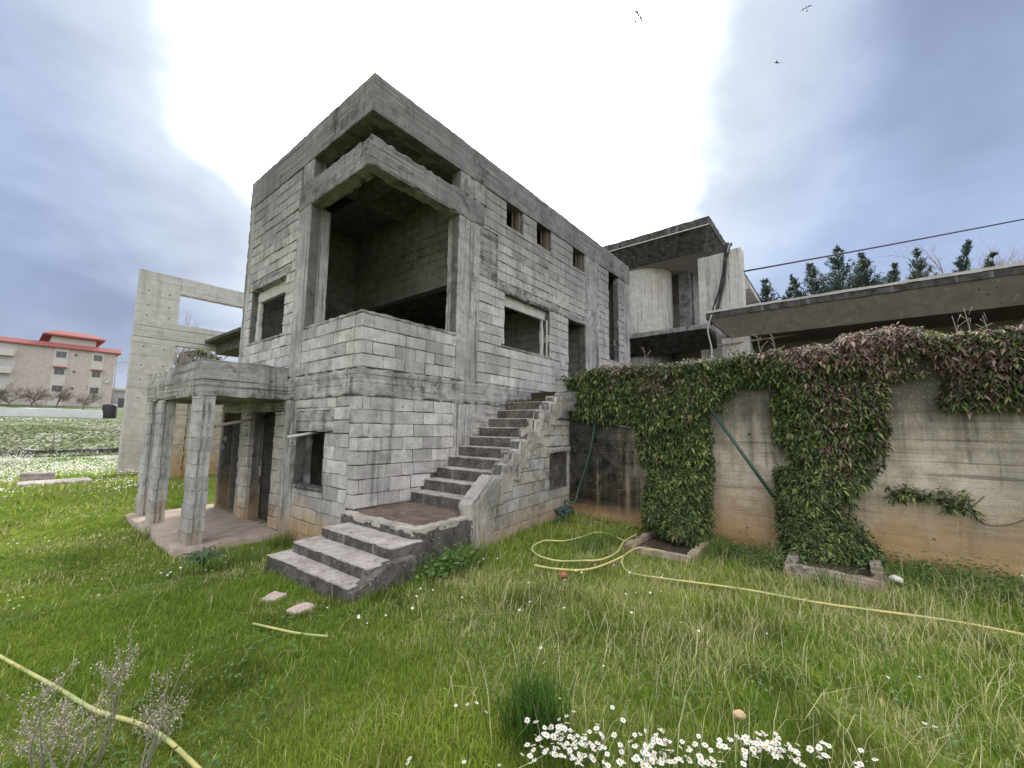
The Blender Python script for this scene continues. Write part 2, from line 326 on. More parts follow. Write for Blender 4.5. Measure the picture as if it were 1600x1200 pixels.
def tube(pts, r, sides=6, smooth=4, closed_ends=True):
    P = np.asarray(pts, float)
    rr = np.full(len(P), r, float) if np.isscalar(r) else np.asarray(r, float)
    if smooth > 1 and len(P) > 2:
        Q = []; RR = []
        for i in range(len(P)-1):
            p0, p1, p2, p3 = P[max(i-1, 0)], P[i], P[i+1], P[min(i+2, len(P)-1)]
            for s in range(smooth):
                u = s/smooth
                Q.append(.5*((2*p1)+(-p0+p2)*u+(2*p0-5*p1+4*p2-p3)*u*u+(-p0+3*p1-3*p2+p3)*u**3)); RR.append(rr[i]*(1-u)+rr[i+1]*u)
        Q.append(P[-1]); RR.append(rr[-1]); P = np.array(Q); rr = np.array(RR)
    T = np.gradient(P, axis=0); T /= np.linalg.norm(T, axis=1, keepdims=True)+1e-12
    ref = np.array([0, 0, 1.]) if abs(T[:, 2]).mean() < .8 else np.array([1., 0, 0])
    A = np.cross(T, ref); A /= np.linalg.norm(A, axis=1, keepdims=True)+1e-12; B = np.cross(T, A)
    an = np.arange(sides)*2*math.pi/sides
    V = (P[:, None]+rr[:, None, None]*(A[:, None]*np.cos(an)[None, :, None]+B[:, None]*np.sin(an)[None, :, None])).reshape(-1, 3)
    n = len(P); i = np.arange(n-1)[:, None]*sides; j = np.arange(sides)[None]; jn = (j+1) % sides
    F = np.stack([i+j, i+jn, i+sides+jn, i+sides+j], -1).reshape(-1, 4)
    if closed_ends:
        V = np.concatenate([V, P[:1], P[-1:]]); e0 = len(V)-2
        c1 = np.stack([np.full(sides, e0), (np.arange(sides)+1) % sides, np.arange(sides)], -1)
        b = (n-1)*sides; c2 = np.stack([np.full(sides, e0+1), b+np.arange(sides), b+(np.arange(sides)+1) % sides], -1)
        return V, [F, np.concatenate([c1, c2])]
    return V, [F]
def prism(poly, axis, a, b):
    """2D polygon extruded along an axis (0: yz, 1: xz, 2: xy)"""
    n = len(poly); V = []
    for v in (a, b):
        for p in poly:
            q = [0, 0, 0]; o = [i for i in range(3) if i != axis]; q[o[0]], q[o[1]], q[axis] = p[0], p[1], v; V.append(q)
    side = np.array([[i, (i+1) % n, n+(i+1) % n, n+i] for i in range(n)])
    V = np.array(V, float); c = V.mean(0)
    tri = []
    for i in range(1, n-1): tri += [[0, i+1, i], [n, n+i, n+i+1]]
    return V, [side, np.array(tri)]

# ------------------------------------------------------------------ block meshes (shared)
def chamfer_box(jit, ch, seed):
    rg = np.random.default_rng(seed); hx, hy, hz = .195, .095, .095
    V = []; idx = {}
    for sx in (-1, 1):
        for sy in (-1, 1):
            for sz in (-1, 1):
                j = rg.normal(0, jit, 3); cc = ch*rg.uniform(.5, 1.6)
                for a in range(3):
                    p = np.array([sx*hx, sy*hy, sz*hz])+j
                    for b in range(3):
                        if b != a: p[b] -= (sx, sy, sz)[b]*cc
                    idx[(sx, sy, sz, a)] = len(V); V.append(p)
    q = []; tr = []
    S = [(-1, -1), (1, -1), (1, 1), (-1, 1)]
    def k(a, s, u, v):
        t = [0, 0, 0]; t[a] = s; t[(a+1) % 3] = u; t[(a+2) % 3] = v; return tuple(t)
    for a in range(3):
        for s in (-1, 1):
            f = [idx[k(a, s, u, v)+(a,)] for u, v in S]; q.append(f if s > 0 else f[::-1])
    for a in range(3):
        b, c = (a+1) % 3, (a+2) % 3
        for s in (-1, 1):
            for u in (-1, 1):
                def kk(v):
                    t = [0, 0, 0]; t[a] = s; t[b] = u; t[c] = v; return tuple(t)
                f = [idx[kk(-1)+(a,)], idx[kk(-1)+(b,)], idx[kk(1)+(b,)], idx[kk(1)+(a,)]]
                q.append(f if s*u > 0 else f[::-1])
    for sx in (-1, 1):
        for sy in (-1, 1):
            for sz in (-1, 1):
                f = [idx[(sx, sy, sz, a)] for a in range(3)]; tr.append(f if sx*sy*sz > 0 else f[::-1])
    return np.array(V), [np.array(q), np.array(tr)]
BLK = [chamfer_box(.0038, .007, s) for s in range(8)]
def rib_block(seed):
    rg = np.random.default_rng(seed); j = lambda: rg.normal(0, .003)
    hx, hy = .195, .095
    pl = [(-hx, -hy), (hx, -hy), (hx, -.055), (hx-.03, -.05), (hx-.03, -.022), (hx-.004, -.018), (hx-.004, .018), (hx-.03, .022), (hx-.03, .05), (hx, .055), (hx, hy), (-hx, hy)]
    pl = [(a+j(), b+j()) for a, b in pl]; n = len(pl)
    V = np.array([(a, b, z) for z in (-.095, .095) for a, b in pl]); V += rg.normal(0, .0015, V.shape)
    side = np.array([[i, (i+1) % n, n+(i+1) % n, n+i] for i in range(n)])
    cap = []
    for b0, rev in ((0, 1), (n, 0)):
        for a, b, c in ((0, 1, 2), (0, 2, 11), (11, 2, 3), (11, 3, 4), (11, 4, 5), (11, 5, 6), (11, 6, 7), (11, 7, 8), (11, 8, 9), (11, 9, 10)):
            cap.append([b0+a, b0+c, b0+b] if rev else [b0+a, b0+b, b0+c])
    return V, [side, np.array(cap)]
RIB = [rib_block(s) for s in range(4)]
MESH = {}
def block_mesh(kind, i, mat):
    k = (kind, i, mat.name)
    if k not in MESH:
        V, F = (BLK if kind == 'b' else RIB)[i]; me = mk_mesh('block', V, F, False); me.materials.append(mat); MESH[k] = me
    return MESH[k]
def place_block(spec, parent, base, name='block'):
    (x, y, z), (a, b, h), rz, kind, vi, mat = spec
    o = bpy.data.objects.new(name, block_mesh(kind, vi, mat)); col.objects.link(o)
    o.parent = parent; o.location = (x-base[0], y-base[1], z-base[2]); o.rotation_euler = (0, 0, rz); o.scale = (a/.39, b/.19, h/.19)
    return o
def bake_blocks(specs, name, parent):
    mb = {}
    for (x, y, z), (a, b, h), rz, kind, vi, mat in specs:
        V, F = (BLK if kind == 'b' else RIB)[vi]
        V = rotz(V*np.array([a/.39, b/.19, h/.19]), rz)+np.array([x, y, z]); mb.setdefault(mat.name, (MB(), mat))[0].add(V, F)
    for q, mat in mb.values(): tag(q.obj(name, mat, parent, False), kind='stuff')
def lay(u0, u1, z0, z1, voids, course=.2, blen=.4, phase=0, ends=True, seed=0, gap=.009):
    """courses of blocks in a wall rectangle, cut round the voids: (u centre, z centre, length, height)"""
    rg = np.random.default_rng(seed); out = []; k = 0; z = z0
    while z < z1-.04:
        zt = min(z+course, z1)
        cuts = [u0+(0 if (k+phase) % 2 == 0 else blen/2)]
        if (k+phase) % 2 and ends:
            cuts = [u0, u0+.085, u0+blen/2] if rg.random() < .6 else [u0, u0+blen/2]
        elif (k+phase) % 2: cuts = [u0, u0+blen/2]
        while cuts[-1] < u1-.05: cuts.append(cuts[-1]+blen*(1 if rg.random() < .93 else .55)+rg.normal(0, .006))
        if u1-cuts[-2] < .04 and len(cuts) > 2: cuts.pop()
        cuts[-1] = u1
        ed = set(cuts)
        for (a, b, c, d_) in voids:
            if c < zt-.01 and d_ > z+.01:
                for e in (a, b):
                    if u0 < e < u1: ed.add(e)
        ed = sorted(ed); segs = []
        vend = sorted(e for v in voids if v[2] < zt-.01 and v[3] > z+.01 for e in v[:2])
        i = 0
        ed2 = [ed[0]]
        for e in ed[1:]:
            if e-ed2[-1] < .05:
                if e in vend: ed2[-1] = e if len(ed2) > 1 and ed2[-1] not in vend else ed2[-1]
                continue
            ed2.append(e)
        if ed2[-1] < u1-.02: ed2.append(u1)
        for a, b in zip(ed2[:-1], ed2[1:]):
            if b-a < .03: continue
            m = (a+b)/2; lo, hi = z, zt; ok = True
            for (va, vb, vc, vd) in voids:
                if va < m < vb and vc < hi-.005 and vd > lo+.005:
                    if vc <= lo+.01 and vd >= hi-.01: ok = False
                    elif vc > lo+.01: hi = min(hi, vc)
                    else: lo = max(lo, vd)
            if ok and hi-lo > .04: out.append((m, (lo+hi)/2, b-a-gap, hi-lo-gap))
        z += course; k += 1
    return out, rg
def wall_blocks(axis, face, sgn, thick, u0, u1, z0, z1, voids, mat, **k):
    """axis 1: wall along x with its outer face at y=face; axis 0: wall along y with its outer face at x=face; sgn: the way the wall goes in"""
    lo, rg = lay(u0, u1, z0, z1, voids, **k); S = []
    for (u, z, L, h) in lo:
        dep = face+sgn*(thick/2-.002)+rg.normal(0, .0035); vi = int(rg.integers(8)); fl = math.pi*int(rg.integers(2))
        dz = rg.normal(0, .002); tw = rg.normal(0, .006)
        if rg.random() < .25: L += .008
        if rg.random() < .2: h += .007
        if axis == 1: S.append(((u, dep, z+dz), (L, thick, h), fl+tw, 'b', vi, mat))
        else: S.append(((dep, u, z+dz), (L, thick, h), math.pi/2+fl+tw, 'b', vi, mat))
    return S
def core_wall(axis, a0, a1, u0, u1, z0, z1, holes):
    """a wall of mortar with holes, as boxes"""
    us = sorted({u0, u1, *[e for h in holes for e in h[:2] if u0 < e < u1]}); mb = MB()
    for ua, ub in zip(us[:-1], us[1:]):
        m = (ua+ub)/2; hs = sorted([(h[2], h[3]) for h in holes if h[0] < m < h[1]]); z = z0; spans = []
        for c, d_ in hs:
            if c > z: spans.append((z, c))
            z = max(z, d_)
        if z < z1: spans.append((z, z1))
        for c, d_ in spans:
            mb.add(*(box(ua, ub, a0, a1, c, d_) if axis == 1 else box(a0, a1, ua, ub, c, d_)))
    return mb
def proj_px(P):
    d = np.asarray(P)-CAM; z = d@fw; return z

# ------------------------------------------------------------------ ground
def axis_pts(lo, hi, a, b, fine, grow=1.18):
    p = list(np.arange(a, b, fine)); s = fine; x = a
    L = []
    while x > lo: s *= grow; x -= s; L.append(x)
    s = fine; x = p[-1]; H = []
    while x < hi: s *= grow; x += s; H.append(x)
    return np.array(L[::-1]+p+H)
gx = axis_pts(-1500, 1500, -6, 6, .14); gy = axis_pts(-400, 2500, -8, 14, .14, 1.12)
GX, GY = np.meshgrid(gx, gy, indexing='ij'); GZ = ground_h(GX, GY)-.02
I = np.arange(GX.size).reshape(GX.shape)
F = np.stack([I[:-1, :-1], I[1:, :-1], I[1:, 1:], I[:-1, 1:]], -1).reshape(-1, 4)
m, t = new_mat('meadow_ground'); p = pos(t); s = t.sep(p)
a = t.noise(p, 0.6, 6, .6); b = t.noise(p, 9.0, 6, .7); f = t.noise(p, 60., 3, .7)
c = t.mix(t.rng(b, .3, .7), (0.085, 0.125, 0.018), (0.19, 0.25, 0.040))
c = t.mix(t.m('MULTIPLY', t.rng(a, .5, .68), .6), c, (0.24, 0.20, 0.10))
c = t.mix(1.0, c, t.mix(f, (.5, .5, .5), (1.4, 1.4, 1.4)), 'MULTIPLY')
sv = t.v('MULTIPLY', p, (0.35, 0.12, 1.0)); wv = t.noise(sv, 1.0, 9, .75, .6)
far = t.rng(s[1], 12, 22)
fc = t.mix(t.rng(wv, .40, .56), (0.075, 0.12, 0.040), (0.26, 0.27, 0.22))
fc = t.mix(t.m('MULTIPLY', t.rng(t.noise(sv, 1.7, 5, .6), .53, .62), .8), fc, (0.12, 0.105, 0.08))
fc = t.mix(t.m('MULTIPLY', t.rng(s[1], 50, 70), .7), fc, (0.08, 0.125, 0.045))
c = t.mix(far, c, fc)
finish(t, c, 1.0, t.bump(t.m('ADD', b, f), .8, .04), .05); M['ground'] = m
tag(obj('ground', np.stack([GX, GY, GZ], -1).reshape(-1, 3), F, M['ground']), kind='structure')
# upper terrace behind the retaining wall
mb = MB().add(*box(4.19, 70, -60, -.02, -1, 2.40)).add(*box(9.8, 70, -.02, 60, -1, 2.40))
tag(mb.obj('terrace_ground', M['soil']), kind='structure')
# distant hills
hx = np.linspace(-300, 900, 90); Vh = []; 
for x in hx:
    hh = 62+55*fbm(np.array([x*.006, 0, 0]), 12)+14*fbm(np.array([x*.03, 5, 0]), 13)
    Vh += [[x, 1150, 0], [x, 1240, hh*.6], [x, 1330, hh], [x, 1600, 0]]
Fh = [[i*4+k, (i+1)*4+k, (i+1)*4+k+1, i*4+k+1] for i in range(89) for k in range(3)]
M['hill'] = plain('hazed_hill_scrub', (0.30, 0.36, 0.42), 1, .2, .02)  # grey-blue of distance haze is mixed into the scrub colour
tag(obj('hills', Vh, np.array(Fh), M['hill']), kind='structure')

# ------------------------------------------------------------------ the house
HB = (0, 0, 0)
house = thing('concrete_house', HB, 'unfinished two storey grey block house with a big open corner balcony', 'house')
C_, CV, CAN, MO = M['conc'], M['conv'], M['canopy'], M['mortar']
XE, YE = 9.77, 4.87; LY = 5.62
T = .2
# windows and doors
W1 = (3.27, 3.87, 5.96, 6.5); W2 = (4.40, 5.01, 5.96, 6.5); W3 = (6.06, 6.70, 5.96, 6.5)
BW = (3.25, 4.96, 3.32, 4.45); DO = (5.82, 6.73, 2.475, 4.55); SL = (8.2, 8.92, 3.72, 6.5)
ROOM = (-.1, 1.88, 3.325, 6.485)
LW = (2.72, 4.41, 3.33, 4.47); GW = (.904, 1.88, .637, 1.52); DR = (2.76, 3.74, -.2, 1.86); OP = (4.42, 5.5, -.2, 1.86)
q = core_wall(1, .020, .180, .020, XE-.01, 2.3, 6.78, [ROOM, W1, W2, W3, BW, DO, SL]); q.add(*box(.020, XE-.01, .020, .180, -.6, 2.3))
q.obj('front_wall', MO, house, False)
q = core_wall(0, .020, .180, .182, YE-.01, 2.3, 6.78, [(ROOM[0], 1.87, *ROOM[2:]), LW])
for v in core_wall(0, .020, .180, .182, LY-.01, -.6, 2.3, [GW, DR, OP]).V: q.add(v, BF)
q.obj('side_wall', MO, house, False)
# concrete frame: each piece a part
def part(name, parent, mat, *b, **k):
    V, F = rbox(*b, **k); return obj(name, V, F, mat, parent)
part('floor_band', house, C_, -.008, XE, -.010, .22, 2.05, 2.475, board=.006, amp=.012, chip=.05, seed=3)
part('floor_band', house, C_, -.010, .22, .222, YE+.7, 2.05, 2.472, board=.006, amp=.010, chip=.05, seed=4)
part('roof_fascia', house, C_, -.008, XE+.004, -.012, .26, 6.485, 7.118, board=.004, amp=.003, chip=.010, seed=5)
part('roof_fascia', house, C_, -.012, .26, .262, YE+.004, 6.485, 7.116, board=.003, amp=.003, chip=.010, seed=6)
part('balcony_beam', house, C_, -.008, 2.55, -.014, .24, 5.598, 6.085, board=.005, amp=.008, chip=.045, seed=7)
part('balcony_beam', house, C_, -.014, .24, .242, 2.36, 5.598, 6.083, board=.004, amp=.007, chip=.035, seed=8)
part('column', house, CV, 1.885, 2.46, -.006, .23, -.5, 2.055, amp=.008, chip=.03, seed=9)
part('column', house, CV, 1.885, 2.46, -.005, .30, 2.470, 5.60, amp=.005, chip=.015, seed=10)
part('column', house, CV, 1.885, 2.62, -.005, .24, 6.083, 6.49, amp=.006, chip=.02, seed=11)
part('column', house, CV, -.006, .30, 1.885, 2.35, -.6, 2.055, amp=.006, chip=.02, seed=12)
part('column', house, CV, -.005, .38, 1.885, 2.35, 2.470, 5.60, amp=.004, chip=.010, seed=13)
part('column', house, CV, -.005, .24, 1.875, 2.25, 6.083, 6.49, amp=.006, chip=.02, seed=14)
part('column', house, CV, 6.76, 7.50, -.007, .21, 2.470, 6.49, amp=.006, chip=.02, seed=15)
part('column', house, CV, 9.30, XE+.002, -.006, .21, 2.470, 6.49, amp=.006, chip=.02, seed=16)
part('column', house, CV, -.006, .21, 4.60, YE+.002, 2.470, 6.49, amp=.006, chip=.02, seed=17)
part('lintel', house, C_, 3.05, 6.75, -.006, .195, 4.45, 4.67, board=.004, amp=.008, chip=.04, seed=18)
part('lintel', house, C_, -.007, .195, 2.55, 4.60, 4.47, 4.66, board=.004, seed=19)
part('lintel', house, C_, -.006, .195, .62, 1.884, 1.52, 1.85, board=.004, seed=20)
part('lintel', house, C_, -.008, .195, 2.352, LY, 1.862, 2.048, board=.004, seed=21)
part('parapet_cap', house, C_, -.004, 1.884, -.006, .20, 3.275, 3.325, amp=.012, chip=.03, seg=.05, seed=22)
part('parapet_cap', house, C_, -.006, .20, .202, 1.884, 3.275, 3.323, amp=.010, chip=.02, seg=.05, seed=23)
part('window_sill', house, C_, 3.15, 5.05, -.010, .20, 3.268, 3.318, amp=.010, seg=.05, seed=24)
part('window_sill', house, C_, -.010, .20, 2.66, 4.47, 3.278, 3.328, amp=.010, seg=.05, seed=25)
part('window_sill', house, C_, -.012, .20, .86, 1.88, .585, .635, amp=.010, seg=.05, seed=26)
part('board_marked_patch', house, C_, 2.462, 3.0, -.004, .1, 4.60, 5.60, board=.006, amp=.012, chip=.04, seed=27)
part('rendered_patch', house, C_, 2.462, 4.4, -.005, .1, .35, 2.06, amp=.018, chip=.03, seed=28)
# inner window surrounds
for b in ((3.25, 4.96, .125, .20, 4.22, 4.449), (4.80, 4.87, .125, .20, 3.32, 4.22)): part('inner_frame', house, M['smooth'], *b, amp=.003)
for b in ((.125, .20, 2.72, 4.41, 4.24, 4.469), (.125, .20, 4.26, 4.41, 3.33, 4.24)): part('inner_frame', house, M['smooth'], *b, amp=.003)
for x0, x1, z0, z1 in (W1, W2, W3):
    V, F = MB().add(*box(x1-.10, x1-.06, .06, .185, z0, z1)).add(*box(x1-.2, x1-.17, .16, .2, z0, z1)).get(); obj('window_jamb', V, F, M['bark'], house, False)
V, F = box(4.90, 4.93, .05, .08, 3.32, 4.22); obj('window_bar', V, F, M['steel'], house, False)
# slabs, ceiling beams and the hidden walls
part('floor_slab', house, C_, .19, XE-.2, .19, LY-.2, 2.25, 2.46, seg=.4)
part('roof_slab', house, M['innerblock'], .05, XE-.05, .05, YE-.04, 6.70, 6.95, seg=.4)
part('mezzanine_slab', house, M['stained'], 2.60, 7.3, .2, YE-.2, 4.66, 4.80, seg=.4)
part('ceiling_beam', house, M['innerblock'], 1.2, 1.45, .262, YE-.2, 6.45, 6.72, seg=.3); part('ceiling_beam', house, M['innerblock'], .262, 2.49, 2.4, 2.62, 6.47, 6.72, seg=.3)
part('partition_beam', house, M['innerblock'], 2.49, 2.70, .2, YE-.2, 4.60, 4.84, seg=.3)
q = core_wall(1, YE-.185, YE-.012, .02, XE-.02, 2.3, 6.78, []); q.obj('back_wall', MO, house, False)
q = core_wall(1, LY-.185, LY-.012, .19, XE-.02, -.6, 2.3, []); q.obj('back_wall', MO, house, False)
q = core_wall(0, XE-.19, XE-.012, .19, YE-.19, -.6, 6.78, []); q.obj('end_wall', MO, house, False)
part('end_column', house, CV, XE-.21, XE+.004, .215, YE, 2.47, 6.49, seg=.2)
inner = []
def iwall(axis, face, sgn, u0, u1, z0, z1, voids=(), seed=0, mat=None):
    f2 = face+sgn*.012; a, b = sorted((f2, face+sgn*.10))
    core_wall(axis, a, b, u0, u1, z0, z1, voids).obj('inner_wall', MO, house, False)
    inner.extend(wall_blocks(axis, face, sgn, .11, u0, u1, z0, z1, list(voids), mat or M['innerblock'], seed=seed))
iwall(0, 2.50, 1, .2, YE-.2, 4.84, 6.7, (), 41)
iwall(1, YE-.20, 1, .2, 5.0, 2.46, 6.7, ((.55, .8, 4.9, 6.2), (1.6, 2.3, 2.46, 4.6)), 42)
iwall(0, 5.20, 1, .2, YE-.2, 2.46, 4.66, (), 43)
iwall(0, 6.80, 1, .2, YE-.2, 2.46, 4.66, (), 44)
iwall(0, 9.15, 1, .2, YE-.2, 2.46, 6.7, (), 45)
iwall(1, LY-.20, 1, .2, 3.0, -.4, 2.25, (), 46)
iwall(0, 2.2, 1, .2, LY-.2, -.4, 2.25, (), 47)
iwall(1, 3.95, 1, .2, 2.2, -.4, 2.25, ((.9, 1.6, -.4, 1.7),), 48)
# outer blockwork
B = M['block']; S = []
S += wall_blocks(1, 0, 1, T-.01, 0.0, 1.884, -.35, 2.05, [], B, seed=1)
S += wall_blocks(1, 0, 1, T-.01, 0.0, 1.884, 2.475, 3.275, [], B, seed=2, phase=0)
up_v = [W1, W2, W3, BW, DO, SL, (6.76, 7.5, 2, 7), (3.05, 6.75, 4.45, 4.67), (3.15, 5.05, 3.268, 3.33), (2.4, 3.0, 4.60, 5.60), (2.4, 2.62, 6.05, 6.5), (2.3, 2.55, 5.6, 6.09)]
S += wall_blocks(1, 0, 1, T-.01, 2.46, 9.30, 2.475, 6.49, up_v, B, seed=3, ends=False)
S += wall_blocks(0, 0, 1, T-.01, .196, 1.884, -.5, 2.05, [GW, (.62, 1.9, 1.52, 1.85), (.86, 1.9, .585, .64)], B, seed=4)
S += wall_blocks(0, 0, 1, T-.01, .196, 1.884, 2.475, 3.275, [], B, seed=5, phase=1)
S += wall_blocks(0, 0, 1, T-.01, 2.35, 4.60, 2.475, 6.49, [LW, (2.55, 4.6, 4.47, 4.66), (2.66, 4.47, 3.278, 3.33), (2.3, 2.36, 5.6, 6.1)], B, seed=6, ends=False)
S += wall_blocks(0, 0, 1, T-.01, 2.35, 2.76, -.4, 1.86, [], M['plaster'], seed=7)
S += wall_blocks(0, -.06, 1, .26, 3.74, 4.15, -.4, 1.86, [], M['plaster'], seed=8)
part('column', house, CV, -.01, .2, 4.17, 4.42, -.5, 1.86, seed=51); part('column', house, CV, -.01, .1, 5.5, LY, -.5, 1.86, seed=52)
part('door_reveal', house, M['plaster'], .2, .9, 2.68, 2.78, -.4, 1.86, seed=53)
# porch: canopy slab on three block pillars
part('porch_canopy', house, CAN, -1.277, -.012, 2.305, 5.95, 2.058, 2.643, board=.007, bh=.11, amp=.008, chip=.03, seg=.06, seed=31)
part('porch_floor', house, M['floor'], -1.42, .1, 2.22, 6.05, -.6, -.20, amp=.02, chip=.08, seg=.08, seed=32)
for (py, broken, sd) in ((2.312, 0, 1), (4.575, 0, 2), (5.54, 1, 3)):
    pl = part('pillar_core', house, M['conv'], -1.262, -1.085, py+.02, py+.38, -.4, 2.058, seg=.3, amp=0, chip=0)
    rg = np.random.default_rng(60+sd); z = -.42; k = 0
    while z < 2.03:
        zt = min(z+.203, 2.056); jx, jy = rg.normal(0, .006), rg.normal(0, .006)
        kind = 'r'; sp = ((-1.172+jx, py+.20+jy, (z+zt)/2), (.40, .205, zt-z-.008), -math.pi/2+rg.normal(0, .014), kind, int(rg.integers(4)), M['pillar'])
        place_block(sp, pl, HB, 'pillar_block'); z += .203; k += 1
# the 300 blocks that show largest are parts, the others one part
def shown(s):
    d_ = np.array(s[0])-CAM; z = d_@fw; px = abs(d_@r2/z); py_ = abs(d_@u2/z)
    if z < .2 or px > 1.3 or py_ > 1.0: return 0
    return s[1][0]*s[1][2]/(z*z)
def hidden(s):
    (x, y, z) = s[0]
    if y < .2 and z < 2.05 and x > .9 and z < .43+(x-1.0)*.66-.02: return True       # behind the stairs
    if y < .2 and -.2 < x < 1.0 and z < .35: return True
    return z < -.35
S = [s for s in S if not hidden(s)]
S.sort(key=shown, reverse=True)
for s in S[:255]: place_block(s, house, HB)
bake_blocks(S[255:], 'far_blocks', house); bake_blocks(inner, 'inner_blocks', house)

# ------------------------------------------------------------------ staircase
ST = (.6, -.8, 0)
stair = thing('staircase', ST, 'outdoor concrete stairs with a landing, climbing beside the block house wall to the upper door', 'stairs')
def slab_step(x0, x1, yl, yr, ztop, zb, seed, skew=0.0, parent=stair):
    V, F = rbox(x0, x1, yr, yl, zb, ztop, amp=.006, chip=.018, seg=.035, seed=seed)
    V[:, 0] += skew*(V[:, 1]-yl)
    return V, F
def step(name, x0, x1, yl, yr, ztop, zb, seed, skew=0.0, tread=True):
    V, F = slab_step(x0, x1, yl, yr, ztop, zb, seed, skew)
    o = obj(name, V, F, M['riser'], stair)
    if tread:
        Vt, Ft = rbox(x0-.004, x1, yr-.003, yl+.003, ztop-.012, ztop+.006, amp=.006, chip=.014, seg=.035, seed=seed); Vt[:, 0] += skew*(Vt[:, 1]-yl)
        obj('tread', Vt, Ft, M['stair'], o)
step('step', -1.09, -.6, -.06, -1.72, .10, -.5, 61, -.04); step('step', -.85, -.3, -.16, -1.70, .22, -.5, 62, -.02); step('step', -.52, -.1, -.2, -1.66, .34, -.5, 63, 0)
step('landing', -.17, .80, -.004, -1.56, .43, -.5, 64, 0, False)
for b in ((-.17, -.02, -1.56, -.006), (-.02, .82, -1.56, -1.42)):
    V, F = rbox(*b, .38, .455, amp=.008, chip=.02, seg=.03, seed=65); obj('landing_rim', V, F, M['stair'], stair)
V, F = rbox(-.03, 1.0, -1.43, -.06, .40, .442, amp=.010, chip=0, seg=.07, seed=66); obj('landing_dirt', V, F, M['dirt'], stair)
# wing beside the lowest steps
V, F = prism([(-1.02, -.4), (-1.02, .06), (-.62, .235), (-.3, .235), (-.3, -.4)], 1, -1.80, -1.67); obj('step_wing', V, F, M['riser'], stair, False)
ang = math.atan2(.39, 3.06); P0 = np.array([.80, -1.545, 0])
def yout(x): return P0[1]+(x-P0[0])*math.tan(ang)
run, rise = .257, .17
for k in range(1, 11):
    x0 = 1.0+run*(k-1); x1 = x0+run+.03 if k < 10 else 4.0
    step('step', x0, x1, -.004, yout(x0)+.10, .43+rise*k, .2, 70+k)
sw = obj('side_wall', *MB().add(rotz(box(P0[0]+.1, P0[0]+2.25, P0[1]+.012, P0[1]+.17, -.5, .5)[0], ang, P0), BF)
         .add(rotz(box(P0[0]+2.25, P0[0]+3.16, P0[1]+.012, P0[1]+.17, -.5, .5)[0], ang, P0), BF).get(), MO, stair, False)
SWIN = (2.29, 3.08, .51, 1.17)
mb = MB(); zline = lambda u: .60+(u-.2)*.66
for k in range(0, 11):
    u0 = .20+run*k; u1 = u0+run; 
    if k == 10: u1 = 3.17
    zt = min(.43+rise*(k+2)-.02, 2.22)
    for (c, d_) in (((.45, zt-.03),) if u1 < SWIN[0] else ((.45, SWIN[2]), (SWIN[3], zt-.03)) if u0 < SWIN[1] else ((.45, zt-.03),)):
        if d_ > c: mb.add(rotz(box(P0[0]+u0, P0[0]+u1, P0[1]+.012, P0[1]+.17, c, d_)[0], ang, P0), BF)
V, F = mb.get(); obj('side_wall_core', V, F, MO, stair, False)
def ztop(u): return np.minimum(.43+rise*(np.clip(np.floor((u-.20)/run), 0, 10)+2)-.02, 2.22)
for k in range(1, 11):
    u0 = .20+run*k; u1 = u0+run if k < 10 else 3.17
    zt = float(ztop(np.array(u0+.05)))
    V, F = rbox(P0[0]+u0, P0[0]+u1+.012, P0[1]-.004, P0[1]+.20, zt-.24, zt+.004, amp=.014, chip=.05, seg=.035, seed=90+k); obj('wall_step', rotz(V, ang, P0), F, M['plaster'], stair)
us = np.linspace(.05, 3.17, 130); rows = 22; Vs = []
for u in us:
    if u < .46: zt = .62+.72*max(u-.05, 0)
    else: zt = float(ztop(np.array(u)))-.012
    zb = max(zt-.36-.16*float(fbm(np.array([u*2.2, 3.3, 0]), 44)), .02 if u < .25 else .30)
    if SWIN[0]-.08 < u: zb = max(zb, SWIN[3]+.09)
    if u < .40: zb = -.4 if u < .16 else max(-.4, .02+(u-.16)*1.6)
    for r_ in range(rows+1):
        z = zb+(zt-zb)*r_/rows; q = np.array([u, 0, z]); th = .014+.030*(float(fbm(q*np.array([6, 1, 6.]), 45))-.4)+.012*(float(vnoise(q*np.array([30, 1, 30.]), 46))-.5)
        if r_ in (0, rows): th = -.02
        Vs.append([P0[0]+u, P0[1]-th, z])
Vs = np.array(Vs); I = np.arange(len(us)*(rows+1)).reshape(len(us), rows+1)
Fq = np.stack([I[:-1, :-1], I[1:, :-1], I[1:, 1:], I[:-1, 1:]], -1).reshape(-1, 4); obj('render_coat', rotz(Vs, ang, P0), Fq, M['plaster'], stair)
V, F = rbox(P0[0]-.03, P0[0]+.47, P0[1]-.008, P0[1]+.2, -.5, .97, amp=.02, chip=.05, seg=.035, seed=101); V[:, 2] = np.minimum(V[:, 2], .60+.72*np.clip(V[:, 0]-P0[0]+.03, 0, 1)+.012*(vnoise(V*20, 4)-.5)); obj('wall_end', rotz(V, ang, P0), F, M['plaster'], stair)
V, F = rbox(P0[0]+2.2, P0[0]+3.17, P0[1]-.02, P0[1]+.18, 1.17, 1.27, amp=.008, chip=.02, seed=102); obj('lintel', rotz(V, ang, P0), F, M['plaster'], stair)
V, F = box(P0[0]+2.2, P0[0]+3.1, P0[1]+.34, P0[1]+.38, .4, 1.3); obj('window_backing', rotz(V, ang, P0), F, M['timber'], stair, False)
lo, rg = lay(.12, 3.17, -.42, 1.78, [SWIN, (2.2, 3.17, 1.17, 1.27)], seed=33, ends=False, blen=.36, course=.19)
